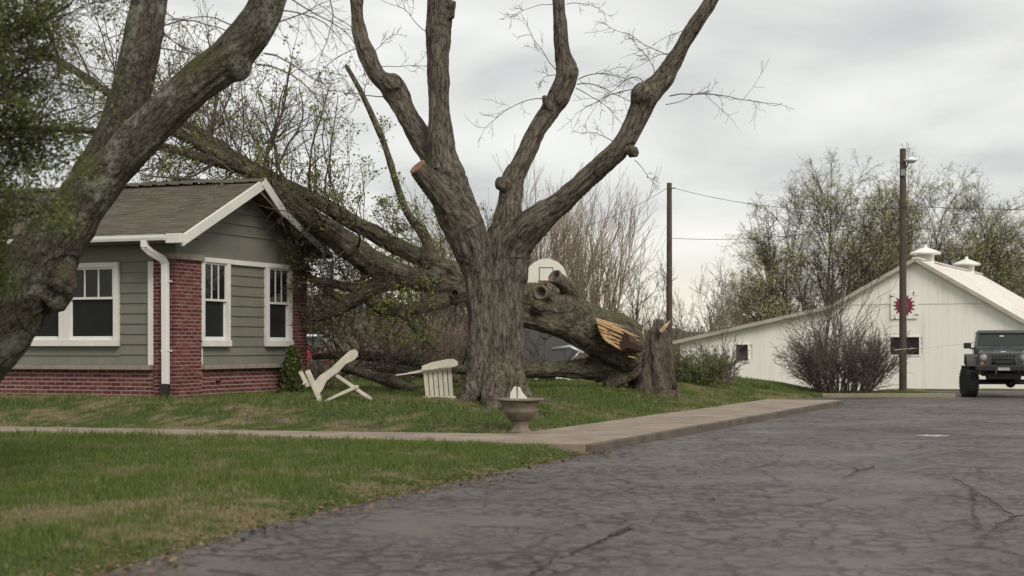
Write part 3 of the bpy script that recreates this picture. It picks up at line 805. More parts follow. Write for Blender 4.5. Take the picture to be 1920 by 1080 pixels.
# ------------------------------------------------------------------ centre tree
CY = 29.5
ct = thing('maple_tree', 'large bare maple with thick pollarded limbs standing on the lawn beside the birdbath', 'tree', (P(930, 756, CY).x, CY, gz(P(930, 756, CY).x, CY)))
cc = [
    chain([(897, 800, 50, 0), (896, 765, 40, 0), (899, 700, 28, -.05), (901, 600, 27, -.05), (899, 520, 30, -.05), (880, 455, 40, -.1), (858, 400, 42, -.2), (840, 340, 38, -.2), (828, 275, 27, -.2), (823, 190, 20.5, -.2), (821, 110, 21, -.2), (823, 50, 25, -.2), (824, -20, 24, -.2), (820, -140, 20, -.2)], CY),
    chain([(852, 350, 30, -.1), (815, 295, 26, .1), (785, 252, 22.5, .25), (758, 207, 21, .4), (737, 166, 25, .5), (708, 140, 17, .5), (689, 102, 18, .6), (674, 60, 14.5, .7), (669, 15, 13, .8), (664, -100, 11, .9)], CY),
    chain([(866, 415, 30, -.2), (825, 362, 24, -.5), (784, 314, 19, -.75)], CY),
    chain([(942, 815, 64, .1), (942, 770, 52, .1), (942, 700, 42, .1), (942, 600, 40, .1), (945, 520, 42, .1), (948, 460, 40, .1), (953, 412, 30, .15), (957, 372, 23, .2), (962, 335, 21, .25), (980, 300, 17.5, .3), (1009, 240, 17.5, .4), (1032, 204, 19, .5), (1050, 176, 21, .5), (1063, 142, 21, .5), (1057, 104, 16.5, .5), (1052, 66, 14, .5), (1048, 10, 12.5, .5), (1044, -110, 11, .5)], CY),
    chain([(952, 520, 40, .1), (968, 460, 37, 0), (1000, 420, 31, -.2), (1040, 388, 24, -.35), (1078, 356, 20, -.5), (1130, 308, 20, -.7), (1167, 272, 19, -.8), (1192, 228, 20, -.8), (1212, 184, 26, -.8), (1240, 153, 21, -.8), (1259, 122, 16, -.8), (1285, 75, 14, -.9), (1315, 30, 13.5, -1), (1338, -5, 13.5, -1), (1395, -100, 12, -1.1)], CY),
    chain([(908, 680, 24, -.1), (888, 730, 20, -.3), (866, 760, 13, -.45), (840, 795, 6, -.6)], CY),
    chain([(958, 700, 26, 0), (980, 742, 17, -.2), (996, 766, 10, -.4), (1012, 792, 5, -.5)], CY),
    chain([(930, 690, 30, -.2), (925, 745, 24, -.55), (918, 775, 14, -.8), (910, 800, 6, -.95)], CY),
    chain([(1030, 205, 9, .35), (1023, 192, 7, .3), (1021, 180, 6, .3)], CY),
    chain([(1185, 285, 12, -.9), (1193, 286, 8, -1.05)], CY),
    chain([(840, 30, 12, -.3), (847, 12, 8, -.4), (849, 2, 6, -.45)], CY),
]
balls = [(P(943, 345, CY), 13 * CY / F), (P(735, 158, CY + .35), 20 * CY / F), (P(1205, 178, CY - .9), 22 * CY / F), (P(1068, 138, CY + .45), 17 * CY / F), (P(684, 92, CY + .55), 13 * CY / F), (P(1225, 165, CY - .7), 20 * CY / F)]
cc = [[(p, r * .93) for p, r in ch] for ch in cc]
wood('trunk', cc, B_mid, ct, 0.026, 0.055, 9.0, 0.13, balls, 2, P(0, 485, CY).z)
ax_ = (cc[2][-1][0] - cc[2][-2][0]).normalized()
Mx = Matrix.Translation(cc[2][-1][0] + ax_ * 0.006) @ ax_.to_track_quat('Z', 'Y').to_matrix().to_4x4()
MB().lathe([(0.165, 0.0), (0.17, 0.02), (0.12, 0.026), (0.05, 0.022)], 22, Mx).build('cut_face', M_sawn, ct, world=True)
def twig_set(spec_list, Y0):
    st, di, ln, rd = [], [], [], []
    for px, py, dY, dx, dy_, L, r in spec_list:
        st.append(P(px, py, Y0 + dY)); di.append((dx, random.uniform(-.5, .5), -dy_)); ln.append(L); rd.append(r)
    return np.array(st), np.array(di), np.array(ln), np.array(rd)
tw = twig_set([(1216, 158, -.8, -1, -.25, 1.2, .012), (1210, 165, -.8, -1, .05, 1.4, .012), (1262, 105, -.8, -1, -.45, 1.3, .011), (1228, 150, -.8, -.6, -1, 0.9, .010), (1085, 148, .5, 1, -.7, 1.2, .012),
               (1082, 158, .5, 1, -.2, 1.3, .012), (1080, 165, .5, .8, .5, 1.2, .010), (1255, 180, -.8, 1, -.35, 1.9, .013), (1248, 196, -.8, 1, .1, 0.8, .009), (1150, 265, -.8, -.8, -.4, .7, .009), (1018, 185, .4, -1, .15, 1.3, .010),
               (1042, 130, .5, -.7, -.7, 1.0, .010), (1046, 140, .5, -.9, -.1, .7, .009), (680, 65, .7, -.8, -.6, 1.3, .011), (678, 90, .6, -1, .15, 1.4, .011), (702, 100, .6, .4, -1, .7, .009), (710, 125, .5, 1, -.15, .9, .009),
               (745, 185, .4, -1, -.15, 1.8, .013), (800, 60, -.2, -1, -.6, 1.1, .010), (1062, 8, .5, 1, -.1, .8, .008), (1036, 8, .5, -1, 0, .9, .008), (1310, 40, -1, -1, .3, .8, .009), (1275, 95, -.9, -.9, -.2, 1.0, .009), (1190, 300, -.9, .8, .6, .6, .008)], CY)
sg, tp = grow(*tw, [dict(k=9, wan=.13, up=-.05, n=7, ang=(25, 60), lf=(.25, .5), rf=.6, tap=.4, rmin=.004), dict(k=5, wan=.22, n=4, lf=(.3, .55), rf=.7, rmin=.0035), dict(k=3, wan=.25, rmin=.003)], np.random.default_rng(3))
link('twig_spray', seg_mesh('twig_spray', sg), T_grey, ct, world=True)

# ------------------------------------------------------------------ foreground tree at the left edge
FY = 18.0
bx_ = P(-230, 885, FY)
ft = thing('old_maple_tree', 'dark leaning tree with two lichen covered stems at the near left edge of the lawn', 'tree', (bx_.x, FY, gz(bx_.x, FY)))
fc_ = [
    chain([(-275, 960, 165, 0), (-225, 870, 130, 0), (-140, 745, 100, 0), (-62, 655, 86, 0), (8, 580, 76, 0), (68, 505, 66, 0), (118, 432, 53, 0), (168, 362, 44, 0), (230, 292, 39, 0), (300, 222, 37, 0), (365, 160, 37, 0), (425, 115, 40, 0), (466, 68, 37, 0), (491, 28, 34, 0), (508, -15, 32, 0), (545, -110, 29, 0)], FY),
    chain([(40, 520, 50, .2), (105, 440, 46, .35), (160, 355, 41, .45), (198, 292, 37, .5), (223, 238, 36, .5), (241, 190, 36, .5), (257, 128, 36, .5), (270, 68, 35, .5), (282, -5, 33, .5), (298, -110, 30, .5)], FY),
    chain([(95, 560, 34, -.1), (122, 543, 22, -.15), (136, 535, 13, -.2)], FY),
]
fb = [(P(118, 530, FY - .2), 26 * FY / F), (P(128, 505, FY - .15), 15 * FY / F), (P(440, 122, FY - .05), 33 * FY / F)]
wood('trunk', fc_, B_fore, ft, 0.020, 0.030, 13.0, 0.15, fb, 2)
tw = twig_set([(500, 50, 0, 1, -.5, .8, .011), (495, 100, 0, 1, .15, 1.3, .012), (480, 120, 0, 1, .2, 1.2, .012), (300, 50, .5, 1, -.45, 1.1, .012), (298, 90, .5, 1, .0, .8, .010), (300, 52, .5, .5, .8, .9, .010), (390, 110, 0, -.8, -.6, 0.8, .009), (440, 50, 0, -1, -.4, .9, .010), (520, 20, 0, 1, -.1, .9, .010), (240, 150, .5, -1, -.3, .8, .009), (250, 60, .5, -1, .2, .9, .009), (360, 170, 0, -.5, -1, .6, .008), (530, -10, 0, 1, .25, 1.2, .010), (560, -60, 0, 1, .6, 1.4, .010), (300, 20, .5, 1, .3, 1.0, .009)], FY)
sg, tp = grow(*tw, [dict(k=8, wan=.14, up=-.06, n=6, ang=(25, 60), lf=(.3, .55), rf=.6, tap=.4, rmin=.003), dict(k=5, wan=.22, up=-.05, n=4, lf=(.3, .6), rf=.7, rmin=.0025), dict(k=3, wan=.25, rmin=.002)], np.random.default_rng(8))
link('twig_spray', seg_mesh('twig_spray', sg), T_grey, ft, world=True)

# evergreen beside it
EY = 14.2
exx = P(-110, 650, EY).x
et = thing('evergreen_tree', 'dark green evergreen hanging in at the upper left edge before the leaning tree', 'tree', (exx, EY, gz(exx, EY)))
rg = np.random.default_rng(21)
tz = np.linspace(0.2, 7.5, 30)
tr = MB(); tr.tube([(exx + .05 * math.sin(z), EY + .05 * math.cos(z * 1.3), z) for z in tz], [0.15 * (1 - z / 9.5) for z in tz], 10); tro = tr.mesh('trunk', True)
link('trunk', tro, T_dark, et, world=True)
nb = 280
hz = rg.uniform(1.7, 7.3, nb); az = rg.uniform(0, 2 * math.pi, nb)
st = np.stack([np.full(nb, exx), np.full(nb, EY), hz], 1); di = np.stack([np.cos(az), np.sin(az), rg.uniform(-.1, .45, nb)], 1)
rl = np.interp(hz, [1.9, 2.6, 3.6, 5.0, 7.3], [0.6, 1.0, 1.35, 1.55, 1.35]) * rg.uniform(.55, 1.1, nb)
sg, tp = grow(st, di, rl, np.full(nb, .016), [dict(k=6, wan=.12, up=.02, n=8, f0=.3, ang=(25, 60), lf=(.3, .55), rf=.5, rmin=.004), dict(k=4, wan=.2, n=7, f0=.15, ang=(25, 55), lf=(.4, .65), rf=.6, rmin=.003), dict(k=3, wan=.25, up=-.05, rmin=.002)], rg)
link('branches', seg_mesh('branches', sg), T_dark, et, world=True)
lp = tp[0][rg.integers(0, len(tp[0]), 165000)]
cl_ = vnoise(lp * 3.2) * .7 + vnoise(lp * 7.0) * .3; lp = lp[cl_ > 0.45]
tag(link('crown', leaf_mesh('crown', lp, 0.036, rg, 0.04), L_ever, et, world=True), kind=None)

# ------------------------------------------------------------------ fallen tree
fl = thing('fallen_tree', 'huge uprooted tree broken off its stump and lying across the bungalow roof', 'fallen tree', (P(1190, 720, 38).x, 38, gz(P(1190, 720, 38).x, 38)))
fch = [
    chain([(1192, 648, 40, 38), (1160, 640, 46, 37.9), (1120, 622, 44, 37.6), (1060, 590, 36, 37), (1000, 570, 32, 36.5), (930, 553, 29, 36), (860, 537, 26, 35.5), (796, 528, 21, 35), (748, 513, 22, 34.6), (700, 494, 23.5, 34.3), (648, 458, 24, 34), (600, 422, 21.5, 33.7), (555, 388, 19.5, 33.5), (515, 355, 16.5, 33.4), (480, 328, 14, 33.4), (433, 303, 12.5, 33.7), (380, 273, 11.5, 34.2), (330, 246, 10, 34.7), (270, 213, 9, 35.2), (200, 172, 8, 36), (130, 126, 7, 37), (60, 90, 5, 38)]),
    chain([(950, 548, 26, 36.2), (900, 530, 22, 35.8), (870, 519, 20, 35.5), (833, 502, 18, 35.2), (790, 484, 17, 35), (740, 460, 16, 34.7), (700, 437, 15, 34.4), (655, 413, 14, 34.1), (610, 386, 13, 33.9), (560, 358, 12, 33.8), (510, 334, 11.5, 33.9), (470, 312, 10.5, 34.1), (420, 280, 9.5, 34.5), (370, 246, 8.5, 35), (300, 200, 7, 35.8), (240, 150, 5, 36.5)]),
    chain([(470, 325, 9, 33.5), (420, 308, 9, 33.9), (360, 292, 8, 34.3), (304, 274, 7.5, 34.8), (240, 258, 7, 35.3), (185, 247, 7, 35.8), (110, 242, 6, 36.4), (20, 235, 4, 37)]),
    chain([(875, 545, 20, 35.5), (830, 562, 16, 35.2), (796, 574, 14, 35), (759, 582, 12.5, 34.8), (722, 578, 12.5, 34.6), (695, 564, 11, 34.4), (670, 548, 8, 34.2)]),
    chain([(790, 526, 16, 35), (740, 530, 15, 34.6), (700, 539, 15.5, 34.4), (670, 557, 14.5, 34.2), (645, 574, 13, 34.1), (620, 588, 9, 34.1), (588, 600, 6, 34.2), (560, 606, 4, 34.5)]),
    chain([(690, 541, 12, 34.4), (655, 538, 9, 34.3), (620, 531, 7.5, 34.2), (582, 523, 6, 34.3), (540, 515, 4, 34.8)]),
    chain([(652, 570, 10, 34.1), (622, 550, 7, 34.2), (598, 534, 6, 34.4), (575, 510, 4, 34.6)]),
    chain([(812, 500, 14, 35.2), (806, 475, 10.5, 35), (795, 442, 10, 35), (772, 412, 8, 35), (750, 365, 6.5, 35), (722, 274, 6, 35), (700, 222, 5.5, 35), (674, 167, 5, 35), (648, 122, 4.6, 35)]),
    chain([(1192, 686, 30, 38.2), (1140, 690, 27, 37.9), (1090, 692, 19, 37.5), (1040, 692, 15, 37.1), (980, 694, 14.5, 36.6), (900, 692, 13, 36), (820, 685, 11.5, 35.4), (760, 676, 10, 35), (700, 668, 9, 34.9), (640, 666, 7, 34.9), (585, 670, 5, 35)]),
    chain([(1185, 665, 38, 37.8), (1110, 636, 30, 37.2), (1050, 612, 22, 36.7), (985, 596, 18, 36.3), (930, 582, 15, 36)]),
    chain([(630, 688, 6, 34.4), (690, 702, 8.5, 34), (740, 718, 10.5, 33.7), (775, 729, 6, 33.6)]),
    chain([(640, 700, 5, 34.6), (700, 690, 6, 34.7), (790, 700, 8, 34.9), (860, 712, 8, 35)]),
    chain([(1092, 562, 18, 37.0), (1065, 540, 14.5, 36.8), (1044, 522, 13, 36.6)]),
    chain([(1045, 580, 22, 36.8), (1022, 556, 17, 36.4), (1016, 550, 16, 36.2)]),
    chain([(752, 590, 5, 34.6), (790, 630, 4.5, 34.4), (824, 660, 3.5, 34.2)]),
    chain([(1185, 690, 22, 38), (1160, 708, 15, 37.8), (1135, 725, 8, 37.6)]),
]
fbl = [(P(1105, 615, 36.9), 24 * 36.9 / F), (P(960, 560, 35.9), 22 * 35.9 / F), (P(720, 500, 34.2), 17 * 34.2 / F), (P(655, 470, 33.9), 16 * 33.9 / F), (P(815, 520, 34.9), 16 * 34.9 / F), (P(1060, 600, 36.6), 18 * 36.6 / F), (P(1010, 575, 36.1), 15 * 36.1 / F), (P(855, 548, 35.3), 17 * 35.3 / F), (P(1085, 585, 37), 26 * 37 / F), (P(1020, 552, 36.3), 17 * 36.3 / F), (P(1150, 625, 37.6), 38 * 37.6 / F)]
wood('trunk', fch, B_fall, fl, 0.032, 0.045, 10.0, 0.24, fbl, 2)
# hollow broken limb ends: a ring of rotten wood with a dark hole
for (px, py, Y, r, ax2) in ((1041, 519, 36.58, 13.5, (-.55, -.6, .55)), (1014, 549, 36.05, 13, (-.35, -.9, .1)), (853, 551, 35.05, 8, (-.2, -1, .05))):
    av_ = Vector(ax2).normalized(); Mx = Matrix.Translation(P(px, py, Y)) @ av_.to_track_quat('Z', 'Y').to_matrix().to_4x4(); rr = r * Y / F
    MB().lathe([(rr * 1.02, -.10), (rr * 1.08, 0.02), (rr * .98, .05), (rr * .80, .03), (rr * .72, -.06), (rr * .3, -.09)], 18, Mx).build('hollow_limb_end', M_hol if r > 12 else T_dark, fl, smooth=True, world=True)
# splintered heartwood at the break
le_ = [(1117, 597), (1119, 606), (1122, 615), (1125, 624), (1130, 633), (1138, 641), (1149, 647)]
def on_le(t):
    k = min(int(t * 6), 5); f = t * 6 - k; a, b = le_[k], le_[k + 1]; return a[0] + (b[0] - a[0]) * f, a[1] + (b[1] - a[1]) * f
for i in range(64):
    t = (i + random.random()) / 64; x0, y0 = on_le(t); L = (84 - 70 * t) * random.choice((.45, .7, .9, 1.0, 1.12)) * random.uniform(.8, 1.05); sl = .40 + random.uniform(-.09, .09)
    Y = 36.5 + random.uniform(-.05, .07); p0 = P(x0, y0, Y); p1 = P(x0 + L, y0 + L * sl, Y + L * .006); r = random.uniform(.8, 2.2) * Y / F
    m_ = MB(); pm_ = p0.lerp(p1, .65) + Vector((0, random.uniform(-.02, .02), random.uniform(-.012, .012)))
    m_.tube([p0, p0.lerp(p1, .15), pm_, p1], [r * .6, r, r * .85, r * .06], 4)
    m_.build('wood_splinter', M_cut, fl, world=True)
for (x0, y0, x1, y1, r) in ((1186, 636, 1201, 664, 2.4), (1190, 650, 1203, 676, 2), (1178, 668, 1197, 672, 2), (1120, 598, 1203, 634, 3), (1172, 655, 1200, 668, 1.8)):
    m_ = MB(); p0, p1 = P(x0, y0, 36.9), P(x1, y1, 37.3); m_.tube([p0, p0.lerp(p1, .5), p1], [r * .6 * 37 / F, r * 37 / F, .003], 4); m_.build('wood_splinter', M_cut, fl, world=True)
mb = MB(); mb.tube([P(1165, 640, 36.72), P(1196, 652, 37.2)], [.24, .16], 9)
mb.build('torn_heartwood', simple('rotten_heartwood', (0.050, 0.028, 0.020), 0.9, 0.5, 12, bump=.8), fl, world=True)
# twigs along the fallen crown
rg = np.random.default_rng(33)
st, di, ln, rd = [], [], [], []
def off_chain(ch, i0, n, L, r, updir=(0, 0, .8)):
    for _ in range(n):
        i = random.randint(i0, len(ch) - 2); t = random.random(); p = ch[i][0].lerp(ch[i+1][0], t); q_ = (ch[i+1][0] - ch[i][0]).normalized()
        v = Vector([random.gauss(0, 1) for _ in range(3)]); v = (v - q_ * v.dot(q_)).normalized()
        v = v + q_ * random.uniform(.3, 1.0) + Vector(updir) * random.uniform(0, 1)
        st.append(p); di.append(v); ln.append(L * random.uniform(.5, 1.2)); rd.append(r * random.uniform(.6, 1.2))
off_chain(fch[0], 10, 26, 2.0, .022); off_chain(fch[0], 14, 22, 2.4, .022); off_chain(fch[1], 6, 24, 2.0, .02); off_chain(fch[2], 1, 14, 1.8, .018, (0, 0, .5))
off_chain(fch[1], 9, 14, 2.4, .02)
off_chain(fch[0], 9, 16, 2.6, .045, (0, 0, 1.0)); off_chain(fch[1], 5, 12, 2.3, .04, (0, 0, 1.0)); off_chain(fch[0], 8, 14, 1.6, .03, (0, 0, -.6)); off_chain(fch[2], 0, 10, 1.8, .03, (0, 0, .3))
off_chain(fch[4], 1, 14, 1.3, .020, (0, 0, .1)); off_chain(fch[5], 0, 12, 1.1, .016, (0, 0, .1)); off_chain(fch[6], 0, 8, 1.0, .014, (0, 0, .1)); off_chain(fch[3], 0, 12, 1.2, .018, (0, 0, -.2)); off_chain(fch[8], 4, 24, 1.3, .020, (0, 0, .6)); off_chain(fch[0], 6, 14, 1.2, .018, (0, 0, -.7)); off_chain(fch[0], 0, 10, .7, .010, (0, 0, .8)); off_chain(fch[1], 0, 12, 1.0, .014, (0, 0, .7)); off_chain(fch[9], 0, 8, .8, .010, (0, 0, -.2)); off_chain(fch[7], 1, 9, .7, .010); off_chain(fch[0], 7, 10, 1.2, .012, (0, 0, .6))
for ch_i, n_, L_, r_w, ud in ((4, 16, 1.2, .016, -.3), (5, 14, 1.2, .014, .2), (6, 10, 1.0, .012, -.3), (3, 16, 1.3, .016, -.5), (0, 0, 1, .01, 0), (8, 22, 1.5, .016, .9), (11, 12, 1.3, .014, .9), (10, 8, 1.0, .012, .8)):
    off_chain(fch[ch_i], 1, n_, L_, r_w, (0, 0, ud))
off_chain([fch[0][k] for k in range(6, 13)], 0, 12, 1.5, .017, (0, 0, -.9)); off_chain([fch[1][k] for k in range(2, 10)], 0, 9, 1.4, .016, (0, 0, .9))
off_chain(fch[10], 0, 6, .8, .012, (0, 0, .4)); off_chain(fch[11], 0, 7, .9, .012, (0, 0, .5))
sg, tp = grow(st, di, ln, rd, [dict(k=7, wan=.16, up=.02, n=6, f0=.25, ang=(25, 60), lf=(.35, .6), rf=.55, rmin=.006), dict(k=5, wan=.2, n=5, ang=(25, 55), lf=(.35, .6), rf=.6, rmin=.005), dict(k=3, wan=.25, rmin=.004)], rg)
link('twigs', seg_mesh('twigs', sg), T_fallen, fl, world=True)
lp = tp[0]; keep = vnoise(lp * 0.9) > 0.38
lp = lp[keep & (lp[:, 0] < -1.6) & (lp[:, 2] > 1.6)]
hl_ = (lp - np.array(HC)) @ np.array(HM.to_3x3()); near_gable = (hl_[:, 0] > -.8) & (hl_[:, 0] < 1.6) & (hl_[:, 1] > 1.5) & (hl_[:, 1] < 6.2) & (hl_[:, 2] < 4.1)
lp = lp[~near_gable | (rg.uniform(size=len(lp)) < .2)]
link('crown', leaf_mesh('crown', lp[rg.integers(0, len(lp), 15000)], 0.062, rg, 0.05), L_bud, fl, world=True)
# crushed sprays of leaves hanging on the gable
gp = []
for i in range(34):
    px = random.uniform(512, 598); t = (px - 490) / 130; y0 = 376 + t * 118
    gp.append(P(px, y0 + random.uniform(0, 22), 32.75 + t * 2))
gp = np.array(gp)
sg, tp = grow(gp, np.stack([rg.normal(size=34), rg.normal(size=34) - .4, -np.abs(rg.normal(size=34))], 1), np.full(34, .6), np.full(34, .008), [dict(k=5, n=5, lf=(.4, .7), rmin=.004), dict(k=3, n=3, lf=(.4, .7), rmin=.004), dict(k=3, rmin=.003)], rg)
link('hanging_twigs', seg_mesh('hanging_twigs', sg), T_dark, fl, world=True)
lp = tp[0][rg.integers(0, len(tp[0]), 300)]
link('hanging_leaves', leaf_mesh('hanging_leaves', lp, 0.08, rg, 0.04, .6), L_shrub, fl, world=True)

# stump: hollow shell with a jagged rim
SY = 38.3
sp0 = P(1222, 727, SY); sp0.z = gz(sp0.x, SY)
su = thing('tree_stump', 'tall jagged stump left standing where the fallen tree snapped', 'stump', sp0)
n = 40; vs = []; fs = []; zs = [-.2, 0, .12, .3, .6, .9, 1.2, 1.0]
rim = [1.35 + .22 * math.sin(k * 2 * math.pi / n + 2.4) + random.uniform(-.24, .24) * (.4 + .6 * (k % 3 == 0)) for k in range(n)]
for k in range(n):
    if 10 < k < 17: rim[k] -= .35
    if 22 < k < 27: rim[k] += .20
ring = []
for li, (rz, rr) in enumerate([(-.2, .66), (0, .54), (.12, .455), (.3, .405), (.5, .375), (.7, .36), (.85, .35), (1.0, .335)]):
    for k in range(n):
        a = 2 * math.pi * k / n
        lob = 1 + (.16 * math.sin(a * 5 + .6) + .08 * math.sin(a * 3)) * max(0, 1 - max(rz, 0) * 1.6) + .07 * math.sin(a * 9 + rz * 3) + random.uniform(-.02, .02)
        z = rz * rim[k] if rz > 0 else rz
        vs.append((rr * lob * math.cos(a) - .10 * max(rz, 0), rr * lob * math.sin(a), z))
for li, (sc2, dz) in enumerate(((.78, -.03), (.66, -.25), (.3, -.5))):
    for k in range(n):
        a = 2 * math.pi * k / n; vs.append((.335 * sc2 * math.cos(a) - .10, .335 * sc2 * math.sin(a), rim[k] + dz + random.uniform(-.05, .05) if li == 0 else (rim[k] + dz) * .9))
nl = len(vs) // n
for i in range(nl - 1):
    for k in range(n): fs.append((i*n+k, i*n+(k+1) % n, (i+1)*n+(k+1) % n, (i+1)*n+k))
fs.append(tuple((nl-1)*n + k for k in range(n)))
m_ = MB(); m_.add(vs, fs); me = m_.mesh('trunk', True)
bmm = bmesh.new(); bmm.from_mesh(me); bmesh.ops.subdivide_edges(bmm, edges=bmm.edges[:], cuts=2, use_grid_fill=True); bmm.normal_update()
cv = np.array([v.co for v in bmm.verts]); nn = np.array([v.normal for v in bmm.verts])
rd_ = (1 - np.abs(2 * vnoise(cv * [11, 11, 1.5]) - 1)) * .055 + (vnoise(cv * [4, 4, 2.5]) - .5) * .09
for v, p_, n_, q_ in zip(bmm.verts, cv, nn, rd_): v.co = Vector(p_ + n_ * q_)
bmm.to_mesh(me); bmm.free(); me.polygons.foreach_set('use_smooth', [True] * len(me.polygons)); vs = [v.co[:] for v in me.vertices]
b3 = np.array([(v[0], v[1], v[2]) for v in vs], np.float32); at = me.attributes.new('bark', 'FLOAT_VECTOR', 'POINT'); at.data.foreach_set('vector', b3.ravel())
link('trunk', me, B_stump, su)
for (x0, y0, x1, y1, r) in ((1239, 622, 1256, 602, 4), (1203, 614, 1208, 640, 3), (1196, 640, 1202, 672, 3)):
    MB().tube([P(x0, y0, SY - .42), P((x0+x1)/2, (y0+y1)/2, SY - .45), P(x1, y1, SY - .4)], [r*SY/F, r*.9*SY/F, .01], 5).build('wood_splinter', simple('pale_splinter', (.42, .30, .19), .8), su, world=True)
for k in range(13):
    a = 2 * math.pi * (k + random.random() * .6) / 13; rr_ = .31; h0 = 1.0 + random.uniform(-.1, .2); hh = random.uniform(.12, .42)
    p0 = sp0 + Vector((rr_ * math.cos(a) - .10, rr_ * math.sin(a), h0)); p1 = p0 + Vector((random.uniform(-.05, .05), random.uniform(-.05, .05), .25 + hh))
    MB().tube([p0, p0.lerp(p1, .5) + Vector((.01, .01, 0)), p1], [.055, .04, .006], 5).build('bark_shard', M_hol if k % 3 else T_dark, su, world=True)
st_ = MB(); st_.tube([P(1256, 730, SY + .1), P(1255, 690, SY + .1), P(1253, 640, SY + .12), P(1248, 618, SY + .14)], [.18, .13, .10, .03], 9); me = st_.mesh('side_stem', True)
at = me.attributes.new('bark', 'FLOAT_VECTOR', 'POINT'); at.data.foreach_set('vector', np.array([v.co for v in me.vertices], np.float32).ravel())
link('side_stem', me, B_stump, su, world=True)

# ------------------------------------------------------------------ wooden lawn chairs
M_chair = simple('cream_chair_paint', (0.47, 0.43, 0.35), 0.6, 0.22, 6, kind='Object')
def outline_board(parent, name, pts, th, fn):
    m_ = MB(); m_.prism(pts, fn, -th / 2, th / 2); return m_.build(name, M_chair, parent, bevel=0.006)
cY = 29.2
c1loc = P(628, 752, cY); c1loc.z = gz(c1loc.x, cY)
ch1 = thing('lawn_chair', 'cream wooden lawn chair thrown over on its front with its legs in the air', 'chair', c1loc, R(5.2), 'overturned cream lawn chairs')
k_ = cY / F
def cp(px, py): return ((px - 628) * k_, (752 - py) * k_)
def c1fn(off): return lambda a, b, d: (a, d + off, b)
# side rails (wide paddle shaped), two of them
rail = [cp(*p) for p in ((598, 742), (586, 722), (600, 705), (622, 690), (645, 668), (655, 659), (664, 656), (671, 661), (671, 669), (664, 676), (648, 684), (636, 698), (624, 706), (612, 716), (606, 730))]
for off in (-0.28, 0.28): outline_board(ch1, 'arm_rail', rail, 0.03, c1fn(off))
for off, pts in ((-0.31, ((573, 697), (580, 694), (606, 752), (598, 755))), (0.25, ((559, 699), (566, 696), (581, 725), (573, 728))), (0.31, ((573, 697), (580, 694), (606, 752), (598, 755)))):
    outline_board(ch1, 'leg', [cp(*p) for p in pts], 0.035, c1fn(off))
for off in (-0.24, 0.24):
    outline_board(ch1, 'leg', [cp(*p) for p in ((628, 706), (632, 702), (698, 748), (694, 752))], 0.03, c1fn(off))
for off in (-0.27, 0.27):
    outline_board(ch1, 'stretcher', [cp(*p) for p in ((606, 752), (609, 755), (671, 728), (668, 723))], 0.03, c1fn(off))
for i in range(6):
    x, z = cp(596 + i * 12, 719 - i * 10.5)
    MB().bar((x, -.27, z), (x, .27, z),   .075, .018, (-.68, 0, .73)).build('slat', M_chair, ch1, bevel=.004)
for (px, py) in ((571, 720), (670, 726), (695, 749)):
    x, z = cp(px, py); MB().bar((x, -.27, z), (x, .27, z), .05, .03).build('cross_bar', M_chair, ch1, bevel=.004)
cY2 = 29.6; k2 = cY2 / F
c2loc = P(822, 747, cY2); c2loc.z = gz(c2loc.x, cY2)
ch2 = thing('lawn_chair', 'cream slatted lawn chair tipped on its side against the big maple trunk', 'chair', c2loc, R(5), 'overturned cream lawn chairs')
def cq(px, py): return ((px - 822) * k2, (747 - py) * k2)
def c2fn(off): return lambda a, b, d: (a, d + off, b)
outline_board(ch2, 'arm_rail', [cq(*p) for p in ((792, 692), (790, 684), (808, 678), (838, 672), (850, 671), (858, 676), (858, 683), (850, 686), (828, 687), (810, 691))], 0.03, c2fn(-.10))
outline_board(ch2, 'arm_rail', [cq(*p) for p in ((796, 692), (794, 684), (810, 678), (838, 672), (850, 671), (856, 676), (856, 683), (850, 686), (828, 687), (810, 691))], 0.03, c2fn(.42))
for i in range(6):
    xa, xb = 793 + i * 9.2, 800.6 + i * 9.2; s_ = 5 - i * .2
    outline_board(ch2, 'slat', [cq(*p) for p in ((xa, 690 - i * .6), (xb, 690 - i * .6), (xb + s_, 743.5), (xa + s_, 743.5))], 0.018, c2fn(.0 + .012 * i))
outline_board(ch2, 'bottom_rail', [cq(*p) for p in ((797, 740), (855, 741), (856, 748), (798, 748))], 0.035, c2fn(-.03))
outline_board(ch2, 'top_rail', [cq(*p) for p in ((790, 688), (846, 685), (846, 693), (791, 696))], 0.03, c2fn(.09))
outline_board(ch2, 'leg', [cq(*p) for p in ((742, 702.5), (742, 700), (796, 693), (796, 696))], 0.03, c2fn(.06))
outline_board(ch2, 'leg', [cq(*p) for p in ((765, 699), (765, 697), (800, 690), (800, 693))], 0.03, c2fn(.40))
MB().bar((*cq(797, 744)[:1], .0, .03), (*cq(797, 744)[:1], .42, .03), .05, .05).build('cross_bar', M_chair, ch2, bevel=.004)
MB().bar((*cq(853, 744)[:1], .05, .03), (*cq(853, 744)[:1], .42, .03), .05, .05).build('cross_bar', M_chair, ch2, bevel=.004)

